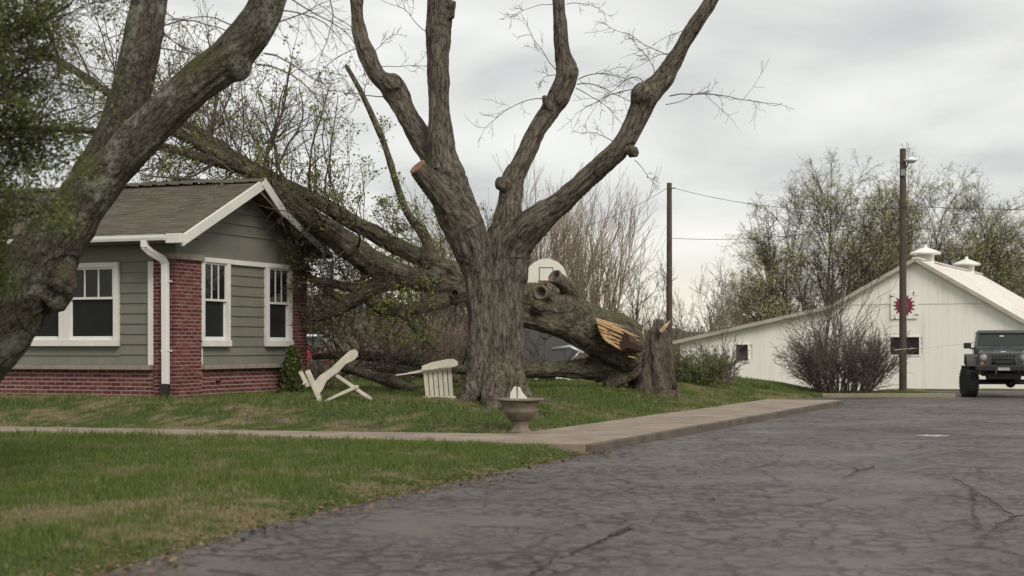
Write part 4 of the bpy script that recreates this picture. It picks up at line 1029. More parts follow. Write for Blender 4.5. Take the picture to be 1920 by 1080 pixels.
# ------------------------------------------------------------------ birdbath with a broken white ornament
M_stone = simple('weathered_stone', (0.16, 0.13, 0.10), 0.9, 0.45, 7, bump=.5)
bY = 25.9
bl = P(975, 812, bY); bl.z = 0.115
bb = thing('birdbath', 'weathered stone birdbath with wide flat rim standing beside the path', 'birdbath', bl)
bs = bY / F
MB().lathe([(.19, -.02), (.19, .02), (.165, .035), (.145, .05), (.135, .10), (.14, .14), (.155, .17)], 28).build('pedestal', M_stone, bb, smooth=True, bevel=.005)
MB().lathe([(.15, .168), (.165, .20), (.20, .225), (.245, .28), (.275, .33), (.285, .36), (.27, .38), (.285, .42), (.31, .47), (.315, .50)], 32).build('bowl', M_stone, bb, smooth=True)
MB().lathe([(.30, .502), (.375, .512), (.385, .53), (.375, .548), (.30, .556), (.24, .535), (.05, .525)], 32).build('rim', M_stone, bb, smooth=True)
M_orn = simple('white_ornament', (0.62, 0.58, 0.52), 0.7, 0.12, 8)
ornt = thing('broken_ornament', 'chipped white plaster ornament sitting on the birdbath rim', 'ornament', (bl.x - .04, bY, bl.z + .53))
sh = [(-.125, 0), (-.12, .10), (-.085, .16), (-.06, .205), (-.02, .215), (-.012, .0)]; sh2 = [(.0, 0), (.0, .21), (.045, .19), (.075, .12), (.12, .06), (.15, .03), (.155, 0)]
MB().prism(sh, lambda a, b, d: (a, d, b), -.07, .06).build('shard', M_orn, ornt, bevel=.012)
MB().prism(sh2, lambda a, b, d: (a, d, b), -.055, .07).build('shard', M_orn, ornt, bevel=.012)

# ------------------------------------------------------------------ evergreen shrub at the house corner
sx = P(548, 742, 33.4); sx.z = gz(sx.x, 33.4)
sb = thing('conical_shrub', 'small dark conical evergreen shrub at the right corner of the bungalow', 'shrub', sx)
rg = np.random.default_rng(4)
MB().tube([(0, 0, -.1), (0, 0, .75)], [.03, .01], 6).build('stem', T_dark, sb)
n = 5200; hz = rg.uniform(0.02, 1, n) ** 1.15; rr = .235 * np.sqrt(1 - hz ** 1.6) * rg.uniform(.55, 1.06, n); a = rg.uniform(0, 6.283, n)
rr = rr * (0.85 + .3 * vnoise(np.stack([np.cos(a) * 2, np.sin(a) * 2, hz * 6], 1)))
pts = np.stack([rr * np.cos(a), rr * np.sin(a), hz * .98], 1)
link('crown', leaf_mesh('crown', pts, 0.06, rg, .01), L_ever, sb)

# ------------------------------------------------------------------ basketball backboard
byY = 44.0; bp = P(1024, 640, byY); bgz = gz(bp.x, byY)
bk = thing('basketball_hoop', 'white fan shaped basketball backboard on a pole behind the fallen trunk', 'basketball hoop', (bp.x, byY, bgz))
M_bb = simple('white_backboard', (0.66, 0.64, 0.56), 0.5, 0.08)
kk = byY / F; z0b = EYE + (650 - 530) * kk - bgz
fan = [(-.53, 0), (.53, 0), (.56, .12), (.55, .26), (.47, .43), (.33, .56), (.15, .64), (0, .66), (-.15, .64), (-.33, .56), (-.47, .43), (-.55, .26), (-.56, .12)]
MB().prism([(a, b + z0b) for a, b in fan], lambda a, b, d: (a, d, b), -.02, .02).build('backboard', M_bb, bk, bevel=.008)
M_line = simple('target_square', (0.10, 0.085, 0.075), .6)
for a0, a1, b0, b1 in ((-.20, .20, .40, .425), (-.20, .20, .02, .045), (-.20, -.175, .045, .40), (.175, .20, .045, .40)):
    MB().box(a0, a1, -.0245, -.0205, z0b + b0, z0b + b1).build('target_line', M_line, bk)
M_rim = simple('rusty_rim', (.16, .06, .03), .6)
rim_ = MB(); rim_.tube([(.23 * math.cos(t * math.pi / 12), -.27 + .23 * math.sin(t * math.pi / 12), z0b + .03) for t in range(25)], .012, 6); rim_.build('rim', M_rim, bk, smooth=True)
MB().box(-.08, .08, -.06, -.026, z0b - .03, z0b + .06).build('rim_bracket', M_rim, bk)
MB().tube([(0, .55, -.2), (0, .5, z0b - .1), (0, .04, z0b + .2)], .05, 8).build('pole', simple('galvanised_pole', (.25, .25, .24), .4, metal=.6), bk)

# ------------------------------------------------------------------ barn
BR = -math.atan2(.43, .903); bO = Vector((18.95, 75.0, -0.85))
barn = thing('white_barn', 'long white barn with gable end, low side aisle and two roof ventilators', 'barn', bO, BR)
q = NM('white_barn_boards'); co = q.coord('Position'); 
q.color(q.mix(q.ramp(q.noise(q.coord('Position', (1, 1, .12)), 2.4, 6, .7), [(0.50, 0.0), (0.68, .55)]), (0.82, 0.795, 0.73), (0.62, 0.585, 0.50))); q.rough(.75, .2); M_barn = q.m
M_tin = NM('white_tin_roof'); q = M_tin; co = q.coord('Position'); q.color(q.mix(q.ramp(q.noise(co, .8, 6, .7), [(0.5, 0.0), (0.7, .6)]), (0.74, 0.715, 0.68), (0.55, 0.49, 0.43))); q.rough(.45, .4); M_tin = q.m
M_trimb = simple('barn_trim', (0.40, 0.37, 0.31), .7, .2, 2)
prof = [(-11.7, 2.62), (-3.99, 4.27), (0, 6.45), (4.9, 3.5), (12.0, 2.0)]
def bz(x):
    for (a, za), (b, zb) in zip(prof[:-1], prof[1:]):
        if a <= x <= b: return za + (zb - za) * (x - a) / (b - a)
    return prof[0][1] if x < prof[0][0] else prof[-1][1]
BLEN = 18.0
mb = MB(); mb.prism([(-11.6, -.5), (12, -.5)] + [(x, z - .06) for x, z in reversed(prof)], lambda a, b, d: (a, d, b), .05, BLEN); mb.build('wall', M_barn, barn)
bw = MB(); x = -11.6; wins = [(-1.22, .14, 1.97, 2.80), (-8.78, -8.16, 1.66, 2.45)]
while x < 11.95:
    x1 = min(x + .305, 11.95); pr_ = random.uniform(-.003, .003)
    spans = [(-.5, 4.33), (4.345, 99)]
    hole = [w_ for w_ in wins if x1 > w_[0] and x < w_[1]]
    if hole: spans = [(-.5, hole[0][2]), (hole[0][3], 4.33), (4.345, 99)]
    for a, b in spans:
        b0, b1 = min(b, bz(x) - .05), min(b, bz(x1) - .05)
        if b0 > a + .02 and b1 > a + .02:
            off = -.02 if a > 4 else 0
            bw.add([(x + .0015, .05, a), (x1 - .0015, .05, a), (x1 - .0015, .05, b1), (x + .0015, .05, b0), (x + .0015, -.01 + pr_ + off, a), (x1 - .0015, -.01 + pr_ + off, a), (x1 - .0015, -.01 + pr_ + off, b1), (x + .0015, -.01 + pr_ + off, b0)],
                   ((0,1,2,3),(7,6,5,4),(0,4,5,1),(1,5,6,2),(2,6,7,3),(3,7,4,0)))
    x = x1
tag(bw.build('wall_board', M_barn, barn), kind='stuff')
for (a, b, z0_, z1_) in wins:
    wm = MB()
    for (x0, x1, za, zb) in ((a - .06, a, z0_, z1_), (b, b + .06, z0_, z1_), (a - .06, b + .06, z1_, z1_ + .06), (a - .06, b + .06, z0_ - .06, z0_)): wm.box(x0, x1, -.04, .04, za, zb)
    wo = wm.build('window', M_barn, barn)
    MB().box(a, b, .03, .048, z0_, z1_).build('pane', M_dark, wo)  # no glass: near-black sheet paints the unlit interior behind the opening
    if b - a > 1: MB().box((a + b) / 2 - .025, (a + b) / 2 + .025, .0, .029, z0_, z1_).build('mullion', M_trimb, wo)
# roofs with standing seams
for i, ((a, za), (b, zb)) in enumerate(zip(prof[:-1], prof[1:])):
    m_ = MB(); ov = .25 if i in (0, 3) else 0
    a2, za2 = (a - ov, za - ov * (zb - za) / (b - a)) if i == 0 else (a, za); b2, zb2 = (b + ov, zb + ov * (zb - za) / (b - a)) if i == 3 else (b, zb)
    m_.prism([(a2, za2 - .04), (b2, zb2 - .04), (b2, zb2 + .03), (a2, za2 + .03)], lambda p, r_, d: (p, d, r_), -.3, BLEN + .2)
    ro = m_.build('roof', M_tin, barn)
    sm_ = MB()
    for s in np.arange(-.28, BLEN, .6): sm_.bar((a2, s, za2 + .035), (b2, s, zb2 + .035), .035, .04)
    tag(sm_.build('roof_seam', M_tin, ro), kind='stuff')
    MB().bar((a2, -.325, za2 - .02), (b2, -.325, zb2 - .02), .04, .17).build('rake_board', M_trimb, barn)
MB().bar((0, -.3, 6.50), (0, BLEN + .2, 6.50), .3, .05).build('ridge_cap', M_tin, barn)
for s, z in ((2.2, 6.45), (13.6, 6.45)):
    cu = MB().box(-.36, .36, s - .36, s + .36, z - .3, z + .34).build('ventilator', M_barn, barn, bevel=.02)
    for k in range(4): MB().box(-.38, .38, s - .385, s - .362, z + .02 + k * .075, z + .06 + k * .075).build('louvre', M_trimb, cu)
    MB().lathe([(.72, z + .34), (.76, z + .40), (.62, z + .47), (.30, z + .60), (.10, z + .67), (.07, z + .80), (.01, z + .82)], 16, Matrix.Translation((0, s, 0))).build('cap', M_tin, cu)
# quilt square
qx, qz = -.55, 4.28; hs = .62
qb = MB().box(qx - hs, qx + hs, -.075, -.045, qz - hs, qz + hs).build('quilt_board', M_barn, barn)
def star(n, ro_, ri, ph=0): return [((ro_ if k % 2 == 0 else ri) * math.sin(math.pi * k / n + ph), (ro_ if k % 2 == 0 else ri) * math.cos(math.pi * k / n + ph)) for k in range(2 * n)]
def flat(name, pts, y, mat, par): return MB().prism([(qx + a, qz + b) for a, b in pts], lambda a, b, d: (a, d, b), y, y + .004).build(name, mat, par)
flat('star', star(16, .55, .36), -.083, simple('quilt_crimson', (.20, .026, .055), .6), qb)
flat('star', star(8, .30, .13, .2), -.090, simple('quilt_rose', (.27, .07, .10), .6), qb)
M_qp = simple('quilt_plum', (.09, .035, .06), .6)
for a in (45, 135, 225, 315):
    c_, s_ = math.cos(R(a)), math.sin(R(a))
    for da in (-9, 9):
        c2_, s2_ = math.cos(R(a + da)), math.sin(R(a + da))
        flat('ray', [(c_ * .60 , s_ * .60), (c2_ * .84, s2_ * .84), (c2_ * .74 - s2_ * .03, s2_ * .74 + c2_ * .03)], -.083, M_qp, qb)

# ------------------------------------------------------------------ utility poles, lamp, wires
M_pole = simple('weathered_pole_wood', (0.075, 0.056, 0.044), .9, .35, 3, bump=.4)
def pole(px, top, Y, r0, r1, label):
    p = P(px, top, Y); z0_ = gz(p.x, Y); o = thing('utility_pole', label, 'utility pole', (p.x, Y, z0_), 0, 'wooden utility poles')
    h = p.z - z0_
    MB().tube([(0, 0, -.3), (0, 0, h * .5), (0, 0, h)], [r0, (r0 + r1) / 2, r1], 12).build('pole', M_pole, o, smooth=False)
    return o, p
po1, pp1 = pole(1255, 343, 60, .125, .095, 'slim wooden utility pole rising behind the jagged stump')
po2, pp2 = pole(1693, 279, 50, .120, .095, 'wooden utility pole with a white lamp in front of the barn')
M_met = simple('grey_metal', (.22, .22, .22), .4, metal=.7)
MB().tube([(.08, -.02, pp1.z - gz(pp1.x, 60) - .2), (.22, -.04, pp1.z - gz(pp1.x, 60) - .2)], .025, 6).build('insulator', M_met, po1)
h2 = pp2.z - gz(pp2.x, 50)
MB().tube([(.09, -.05, h2 - .60), (.15, -.10, h2 - .42), (.22, -.12, h2 - .36)], .022, 6).build('lamp_arm', M_met, po2)
lh = MB(); lh.lathe([(.10, -.10), (.20, -.03), (.21, .0), (.13, .06), (.05, .10), (.01, .11)], 18, Matrix.Translation((.22, -.12, h2 - .36))); lh.build('lamp_head', simple('lamp_white', (.70, .70, .67), .4), po2, smooth=True)
MB().box(-.09, .03, -.17, -.10, h2 - .85, h2 - .65).build('junction_box', M_met, po2)
def wire(label, a, b, sag, r=.009):
    a, b = Vector(a), Vector(b); pts = [a.lerp(b, t / 24) - Vector((0, 0, sag * 4 * (t / 24) * (1 - t / 24))) for t in range(25)]
    o = MB().tube([p - a for p in pts], r, 5).build('power_line', M_black, None); o.location = a; tag(o, label, 'power line', 'overhead wires'); return o
t1 = Vector((pp1.x + .2, 59.96, pp1.z - .2)); t2 = Vector((pp2.x, 50 - .13, EYE + (650 - 390) * 50 / F))
wire('overhead wire strung between the tops of the two utility poles', t1, t2, .35)
wire('overhead wire running right from the lamp pole over the barn', t2 + Vector((.0, 0, .04)), (34, 46, 6.6), .5)
wire('overhead service wire drooping left from the slim pole to the bungalow', t1 - Vector((.3, 0, 0)), HM @ Vector((-.4, 3.6, 3.9)), 1.3)
wire('lower overhead wire between the two utility poles', (pp1.x + .1, 59.9, EYE + (650 - 447) * 60 / F), (pp2.x - .1, 49.9, EYE + (650 - 412) * 50 / F), .25)
wr = wire('pale slack cord running from the lamp pole towards the parked off road vehicle', (pp2.x - .3, 49.86, EYE + (650 - 656) * 49.86 / F), (17.5, 50.5, 2.0), .05, .010)
wr.data.materials.clear(); wr.data.materials.append(M_white); wr['category'] = 'cord'; del wr['group']; wr.name = 'cord'

# ------------------------------------------------------------------ off-road vehicle
jx, jy = P(1881, 741, 47.2).x, 47.2
jp = thing('off_road_vehicle', 'dark grey boxy off road vehicle with lifted wheels facing the camera', 'off-road vehicle', (jx, jy, 0.0), -math.atan2(jx, jy) + R(2.5))
M_body = NM('dark_grey_car_paint'); q = M_body; q.color(q.ramp(q.noise(q.coord(), 2, 4), [(0.3, (.036, .038, .041)), (0.7, (.048, .051, .054))])); q.rough(.32, .5); q.b.inputs['Coat Weight'].default_value = .4; M_body = M_body.m
M_plas = simple('black_car_plastic', (.018, .018, .019), .6, .2)
M_flare = simple('faded_wing_plastic', (.055, .052, .050), .6, .25)
M_tyre = simple('tyre_rubber', (.016, .016, .016), .85, .25, 12)
M_cgl = glass_mat('windscreen_glass', (.030, .038, .036), .06)
M_lens = simple('headlamp_lens', (.27, .28, .28), .15, .1)
def jb(name, mat, x0, x1, y0, y1, z0, z1, bev=.03, par=None, seg=3): return MB().box(x0, x1, y0, y1, z0, z1).build(name, mat, par or jp, bevel=bev, seg=seg)
jb('body', M_body, -.78, .78, .95, 4.05, .72, 1.30, .05)
# bonnet: narrows to the front, raised centre
m_ = MB(); m_.add([(-.60, -.02, .78), (.60, -.02, .78), (.74, 1.0, .78), (-.74, 1.0, .78), (-.58, -.0, 1.17), (.58, -.0, 1.17), (.72, 1.0, 1.30), (-.72, 1.0, 1.30)], ((3,2,1,0),(4,5,6,7),(0,1,5,4),(1,2,6,5),(2,3,7,6),(3,0,4,7))); m_.build('bonnet', M_body, jp, bevel=.06, seg=3)
m_ = MB(); m_.add([(-.30, .05, 1.15), (.30, .05, 1.15), (.36, .95, 1.28), (-.36, .95, 1.28), (-.27, .09, 1.205), (.27, .09, 1.205), (.32, .93, 1.325), (-.32, .93, 1.325)], ((3,2,1,0),(4,5,6,7),(0,1,5,4),(1,2,6,5),(2,3,7,6),(3,0,4,7))); m_.build('bonnet_bulge', M_body, jp, bevel=.02)
gr = jb('grille', M_body, -.72, .72, -.10, -.0, .74, 1.16, .04)
for i in range(7):
    x = -.30 + i * .10; jb('grille_slot', M_plas, x - .03, x + .03, -.112, -.095, .84, 1.10, .012, gr, 2)
for sg_ in (-1, 1):
    Mx = Matrix.Translation((sg_ * .57, -.10, 1.0)) @ Matrix.Rotation(R(90), 4, 'X')
    hl = MB().lathe([(.115, -.02), (.115, .025), (.10, .03)], 20, Mx).build('headlight', M_met, jp)
    MB().lathe([(.088, .022), (.08, .040), (.05, .050), (.01, .052)], 20, Mx).build('lens', M_lens, hl, smooth=True)
    Mx2 = Matrix.Translation((sg_ * .60, -.10, .83)) @ Matrix.Rotation(R(90), 4, 'X'); MB().lathe([(.05, -.01), (.05, .015), (.02, .02)], 14, Mx2).build('indicator', simple('amber_lens', (.35, .16, .04), .3), jp)
    # flared wing over the wheel
    fp = [(-.36, .74), (-.34, .90), (-.22, 1.04), (.0, 1.10), (.34, 1.10), (.54, 1.02), (.72, .78), (.66, .78), (.50, .96), (.32, 1.04), (.0, 1.04), (-.18, .99), (-.28, .88), (-.29, .74)]
    a_, b_ = (.68, 1.04) if sg_ > 0 else (-1.04, -.68)
    MB().prism([(y_ + .32, z_) for y_, z_ in fp], lambda y_, z_, d: (d, y_, z_), a_, b_).build('wing', M_flare, jp, bevel=.02)
    MB().prism([(y_ + 2.95, z_) for y_, z_ in fp], lambda y_, z_, d: (d, y_, z_), a_, b_)  .build('wing', M_flare, jp, bevel=.02)
    mr = jb('mirror', M_plas, min(sg_ * .88, sg_ * 1.10), max(sg_ * .88, sg_ * 1.10), 1.08, 1.17, 1.27, 1.45, .03)
    jb('mirror_arm', M_plas, min(sg_ * .76, sg_ * .90), max(sg_ * .76, sg_ * .90), 1.11, 1.15, 1.25, 1.30, .008, mr)
    for yy, st_a in ((.33, R(16)), (2.95, 0.0)):
        Mw = Matrix.Translation((sg_ * .96, yy, .445)) @ Matrix.Rotation(st_a, 4, 'Z') @ Matrix.Rotation(R(90), 4, 'Y')
        ty = MB(); ty.lathe([(.25, -.165), (.34, -.175), (.42, -.16), (.445, -.12), (.445, .12), (.42, .16), (.34, .175), (.25, .165)], 36, Mw)
        wo = ty.build('wheel', M_tyre, jp, smooth=False)
        td = MB()
        for k in range(30):
            a = 2 * math.pi * k / 30
            for s_, e0, e1 in ((0, -.17, -.06), (1, -.05, .05), (0, .06, .17)):
                aa = a + s_ * .1
                td.box(-.028, .028, e0, e1, .44, .462, Mw @ Matrix.Rotation(aa, 4, 'Z') @ Matrix.Rotation(R(90), 4, 'Y').inverted() @ Matrix.Rotation(R(90), 4, 'Z').inverted() @ Matrix.Identity(4) if False else Mw @ Matrix.Rotation(aa, 4, 'Z') @ Matrix(((0, 0, 1, 0), (1, 0, 0, 0), (0, 1, 0, 0), (0, 0, 0, 1))))
        td.build('tread_block', M_tyre, wo)
        wo.children[-1]['kind'] = 'stuff'
        Mr = Mw @ Matrix.Translation((0, 0, .10 * sg_))
        MB().lathe([(.25, -.06), (.25, .06), (.22, .05), (.20, .0), (.08, .02), (.07, .06), (.01, .06)], 24, Mr).build('rim', M_met, wo, smooth=True)
# windscreen frame, glass, hard top
ws = MB(); A0, A1, A2, A3 = Vector((-.76, 1.02, 1.30)), Vector((.76, 1.02, 1.30)), Vector((.70, 1.30, 1.745)), Vector((-.70, 1.30, 1.745))
for a, b in ((A0, A1), (A1, A2), (A2, A3), (A3, A0)): ws.bar(a, b, .07, .09, (0, -1, .6))
wf = ws.build('windscreen_frame', M_body, jp, bevel=.02)
m_ = MB(); m_.add([(-.72, 1.03, 1.33), (.72, 1.03, 1.33), (.67, 1.285, 1.71), (-.67, 1.285, 1.71), (-.72, 1.05, 1.33), (.72, 1.05, 1.33), (.67, 1.305, 1.71), (-.67, 1.305, 1.71)], ((0,1,2,3),(7,6,5,4),(0,4,5,1),(1,5,6,2),(2,6,7,3),(3,7,4,0))); m_.build('windscreen', M_cgl, wf)
MB().bar((-.60, 1.00, 1.345), (-.05, 1.02, 1.365), .02, .025).build('wiper', M_plas, wf); MB().bar((.05, 1.00, 1.345), (.60, 1.02, 1.365), .02, .025).build('wiper', M_plas, wf)
m_ = MB(); m_.add([(-.74, 1.28, 1.78), (.74, 1.28, 1.78), (.74, 3.98, 1.78), (-.74, 3.98, 1.78), (-.69, 1.30, 1.88), (.69, 1.30, 1.88), (.69, 3.95, 1.86), (-.69, 3.95, 1.86)], ((3,2,1,0),(4,5,6,7),(0,1,5,4),(1,2,6,5),(2,3,7,6),(3,0,4,7))); m_.build('roof', M_body, jp, bevel=.05, seg=3)
for sg_ in (-1, 1):
    m_ = MB(); m_.add([(sg_ * .765, 1.12, 1.30), (sg_ * .765, 3.98, 1.30), (sg_ * .715, 3.95, 1.78), (sg_ * .715, 1.36, 1.78), (sg_ * .74, 1.12, 1.30), (sg_ * .74, 3.98, 1.30), (sg_ * .69, 3.95, 1.78), (sg_ * .69, 1.36, 1.78)], ((0,1,2,3),(7,6,5,4),(0,4,5,1),(1,5,6,2),(2,6,7,3),(3,7,4,0))); m_.build('side_window', M_cgl, jp)
    jb('door', M_body, min(sg_ * .775, sg_ * .80), max(sg_ * .775, sg_ * .80), 1.15, 2.2, .78, 1.29, .01)
jb('tailgate', M_body, -.70, .70, 3.95, 3.99, 1.30, 1.78, .01)
bu = jb('bumper', M_plas, -.80, .80, -.42, -.16, .60, .80, .05)
jb('winch', M_plas, -.28, .28, -.36, -.14, .802, .93, .04)
MB().tube([(-.32, -.36, .80), (-.30, -.36, .97), (.30, -.36, .97), (.32, -.36, .80)], .03, 8).build('bull_bar', M_plas, jp, smooth=True)
jb('number_plate', simple('grey_plate', (.30, .30, .31), .5), -.17, .17, -.435, -.423, .63, .72, .004)
for x in (-.22, .42):
    MB().tube([(x, -.42, .56), (x, -.47, .54), (x, -.48, .60), (x, -.43, .62)], .018, 8).build('tow_hook', M_met if x < 0 else M_plas, jp)
jb('badge', simple('pale_badge', (.66, .66, .64), .3), -.075, .075, -.03, .015, 1.165, 1.19, .008)
MB().tube([(-.80, .33, .43), (.80, .33, .43)], .05, 8).build('axle', M_plas, jp); MB().lathe([(.02, -.13), (.13, -.06), (.15, .0), (.13, .06), (.02, .13)], 14, Matrix.Translation((.22, .30, .43)) @ Matrix.Rotation(R(90), 4, 'X')).build('differential', M_plas, jp, smooth=True)
jb('chassis', M_plas, -.62, .62, -.02, 3.9, .46, .73, .04)
jb('skid_plate', M_plas, -.50, .50, -.22, .10, .36, .58, .05)
jb('rear_view_mirror', M_gutter, -.05, .07, 1.215, 1.235, 1.63, 1.67, .004)
MB().tube([(-.80, 2.95, .43), (.80, 2.95, .43)], .05, 8).build('axle', M_plas, jp)

for ch_ in jp.children:
    if not ch_.name.startswith(('wheel', 'axle', 'differential')):
        ch_.location.z += .17
        if ch_.name.startswith('roof'): ch_.location.z -= .05

# ------------------------------------------------------------------ cars glimpsed behind the house
def parked_car(label, loc, rz, col, group):
    o = thing('parked_car', label, 'car', loc, rz, group); mt = simple(o.name + '_paint', col, .3, .08, spec=.6)
    body = [(-2.1, .32), (-2.15, .62), (-2.05, .78), (-1.1, .86), (1.35, .88), (2.0, .84), (2.12, .6), (2.1, .32)]
    MB().prism(body, lambda a, b, d: (a, d, b), -.84, .84).build('body', mt, o, bevel=.07, seg=3)
    m_ = MB(); m_.add([(-1.1, -.78, .86), (1.55, -.78, .88), (1.55, .78, .88), (-1.1, .78, .86), (-.35, -.62, 1.38), (.95, -.62, 1.38), (.95, .62, 1.38), (-.35, .62, 1.38)], ((3,2,1,0),(4,5,6,7),(0,1,5,4),(1,2,6,5),(2,3,7,6),(3,0,4,7))); cab = m_.build('cabin', mt, o, bevel=.05)
    for sg_ in (-1, 1):
        m_ = MB(); m_.add([(-.85, sg_ * .775, .92), (1.3, sg_ * .775, .92), (.85, sg_ * .645, 1.31), (-.3, sg_ * .645, 1.31)], ((0, 1, 2, 3),)); m_.v = [(a, b + sg_ * .012, c) for a, b, c in m_.v]; m_.build('side_window', M_cgl, cab)
        for x in (-1.3, 1.3):
            Mw = Matrix.Translation((x, sg_ * .78, .32)) @ Matrix.Rotation(R(90), 4, 'X')
            wo = MB().lathe([(.2, -.1), (.31, -.09), (.32, 0), (.31, .09), (.2, .1)], 24, Mw).build('wheel', M_tyre, o)
            MB().lathe([(.2, -.08), (.2, .085), (.05, .095)], 16, Mw).build('rim', M_met, wo)
        MB().box(-2.17, -2.08, sg_ * .62 - .14, sg_ * .62 + .14, .60, .72).build('headlight', M_lens, o, bevel=.02)
        MB().box(2.06, 2.14, sg_ * .66 - .12, sg_ * .66 + .12, .62, .74).build('tail_light', simple('tail_red', (.3, .02, .02), .3), o, bevel=.02)
    m_ = MB(); m_.add([(-1.09, -.66, .90), (-1.09, .66, .90), (-.40, .54, 1.33), (-.40, -.54, 1.33)], ((0, 1, 2, 3),)); m_.v = [(a - .02, b, c + .012) for a, b, c in m_.v]; m_.build('windscreen', M_cgl, cab)
    return o
pc = P(572, 690, 50); parked_car('red car parked beyond the house corner, mostly hidden by branches', (pc.x - .6, 50, gz(pc.x, 50) + .02), R(170), (.22, .02, .03), 'cars parked beyond the house')
pc = P(620, 690, 55); parked_car('white car parked behind the red one, seen through the fallen branches', (pc.x - .6, 55, gz(pc.x, 55) + .35), R(172), (.62, .63, .65), 'cars parked beyond the house')

# ------------------------------------------------------------------ grey trailer, white fence, pale shed behind the fallen trunk
M_grey = simple('dark_grey_panel', (.085, .083, .082), .6, .15, 2)
tY = 43.0; tp_ = P(1000, 690, tY); tg_ = gz(tp_.x, tY)
trl = thing('box_trailer', 'plain dark grey box trailer standing between the limbs of the fallen trunk', 'trailer', (tp_.x, tY, tg_), R(-4))
MB().box(-1.5, 1.15, 0, 1.6, .38, 1.45).build('box', M_grey, trl, bevel=.03)
for x in (-1.5, -.6, .3, 1.1): MB().box(x, x + .05, -.02, -.002, .40, 1.43).build('rib', M_grey, trl)
for x in (-.45, .35):
    Mw = Matrix.Translation((x, -.06, .28)) @ Matrix.Rotation(R(90), 4, 'X'); wo = MB().lathe([(.16, -.09), (.28, -.08), (.28, .08), (.16, .09)], 22, Mw).build('wheel', M_tyre, trl); MB().lathe([(.16, -.07), (.16, .075), (.04, .08)], 14, Mw).build('rim', M_met, wo)
MB().tube([(1.1, .8, .45), (2.1, .8, .42)], .04, 8).build('tow_bar', M_met, trl)
pipe = MB(); pa = P(1035, 655, 35.9); pipe.tube([Vector((0, 0, 0)), P(1068, 650, 35.85) - pa, P(1094, 663, 35.8) - pa], .045, 10)
pipe.tube([P(1086, 660, 35.75) - pa, P(1072, 676, 35.7) - pa], .022, 6)
po = pipe.build('bent_pipe', simple('bent_pale_metal', (.34, .36, .37), .4, metal=.4), None, smooth=True); po.location = pa; tag(po, 'bent pale metal pipe caught under the fallen trunk', 'pipe')
fY = 46.5
wfn = thing('white_fence', 'low white board fence glimpsed under the fallen trunk', 'fence', (P(1085, 720, fY).x, fY, gz(P(1085, 720, fY).x, fY)))
for i in range(5):
    MB().box(i * .62 - 1.3, i * .62 - .70, -.02, .02, .02 - .1, .44 - i * .0).build('panel', M_barn, wfn, bevel=.006)
    MB().box(i * .62 - .695, i * .62 - .665, -.05, .05, -.3, .50).build('post', M_pole, wfn)
sY = 68.0; shp = P(585, 640, sY)
shd = thing('metal_shed', 'pale grey metal shed beyond the cars beside the house corner', 'shed', (shp.x, sY, gz(shp.x, sY)), R(-15))
MB().box(-5, 2.4, 0, 4, -.2, 3.5).build('wall', simple('pale_tin', (.27, .28, .28), .5, .12, 1.5), shd)
MB().prism([(-.3, 3.45), (2, 4.4), (4.3, 3.45), (4.3, 3.56), (2, 4.52), (-.3, 3.56)], lambda a, b, d: (d, a, b), -5.3, 2.7).build('roof', M_met, shd)
MB().box(-1.6, .6, -.05, -.005, -.2, 2.5).build('door', simple('shed_door', (.16, .165, .17), .5), shd)

# ------------------------------------------------------------------ background trees
def tree(name, label, cat, px, Y, trunk, crown, tmat, lmat=None, leafn=0, leafs=.1, seed=0, group=None, stems=1, spread=.35, stemlen=3.0, r=.14, tree_spec=None, lspread=.08, lean=(0, 0), cut=0.0, shell=0.0, dome=None):
    rg = np.random.default_rng(seed); x = (px - 960) * Y / F; z = gz(x, Y)
    o = thing(name, label, cat, (x, Y, z), 0, group)
    az = rg.uniform(0, 6.28) + np.arange(stems) * 2.399; tl = rg.uniform(.15, 1, stems) * spread
    st = np.stack([np.cos(az) * .05 * stems ** .5 * 1.5, np.sin(az) * .05 * stems ** .5 * 1.5, np.full(stems, -.15)], 1)
    if stems == 1: st[:, :2] = 0
    di = np.stack([np.cos(az) * tl + lean[0], np.sin(az) * tl + lean[1], np.ones(stems)], 1)
    ll = stemlen * rg.uniform(.75, 1.15, stems)
    if dome:
        tilt = np.radians(6 + 66 * (np.arange(stems) / (stems - 1)) ** .75) + rg.normal(size=stems) * .06
        di = np.stack([np.cos(az) * np.sin(tilt), np.sin(az) * np.sin(tilt), np.cos(tilt)], 1)
        ll = .66 / np.sqrt((np.sin(tilt) / dome[0]) ** 2 + (np.cos(tilt) / dome[1]) ** 2) * rg.uniform(.86, 1.08, stems)
    sg, tp = grow(st, di, ll, np.full(stems, r) * rg.uniform(.6, 1.1, stems), tree_spec, rg)
    big = sg[:, 6] > r * .33
    link('trunk', seg_mesh('trunk', sg[big], 6), tmat, o); link('crown', seg_mesh('crown', sg[~big], 3), crown, o)
    if lmat:
        lp = tp[0]; lp = lp[vnoise(lp * .55 + seed) > cut]
        if shell:
            c_ = np.array([np.median(lp[:, 0]), np.median(lp[:, 1]), np.percentile(lp[:, 2], 35)]); d_ = np.linalg.norm((lp - c_) * [1, 1, 1.1], axis=1); d_ /= np.percentile(d_, 97)
            lp = lp[rg.uniform(size=len(lp)) < smooth01((d_ - shell) / .35)]
        lp = lp[rg.integers(0, len(lp), leafn)]
        link('leaves', leaf_mesh('leaves', lp, leafs, rg, lspread), lmat, o)
    return o
def dup(root, label, px, Y, rz, sc):
    x = (px - 960) * Y / F
    c = root.copy(); COL.objects.link(c); c.location = (x, Y, gz(x, Y)); c.rotation_euler = (0, 0, rz); c.scale = (sc, sc, sc); c['label'] = label
    for ch in root.children:
        d = ch.copy(); COL.objects.link(d); d.parent = c
    return c
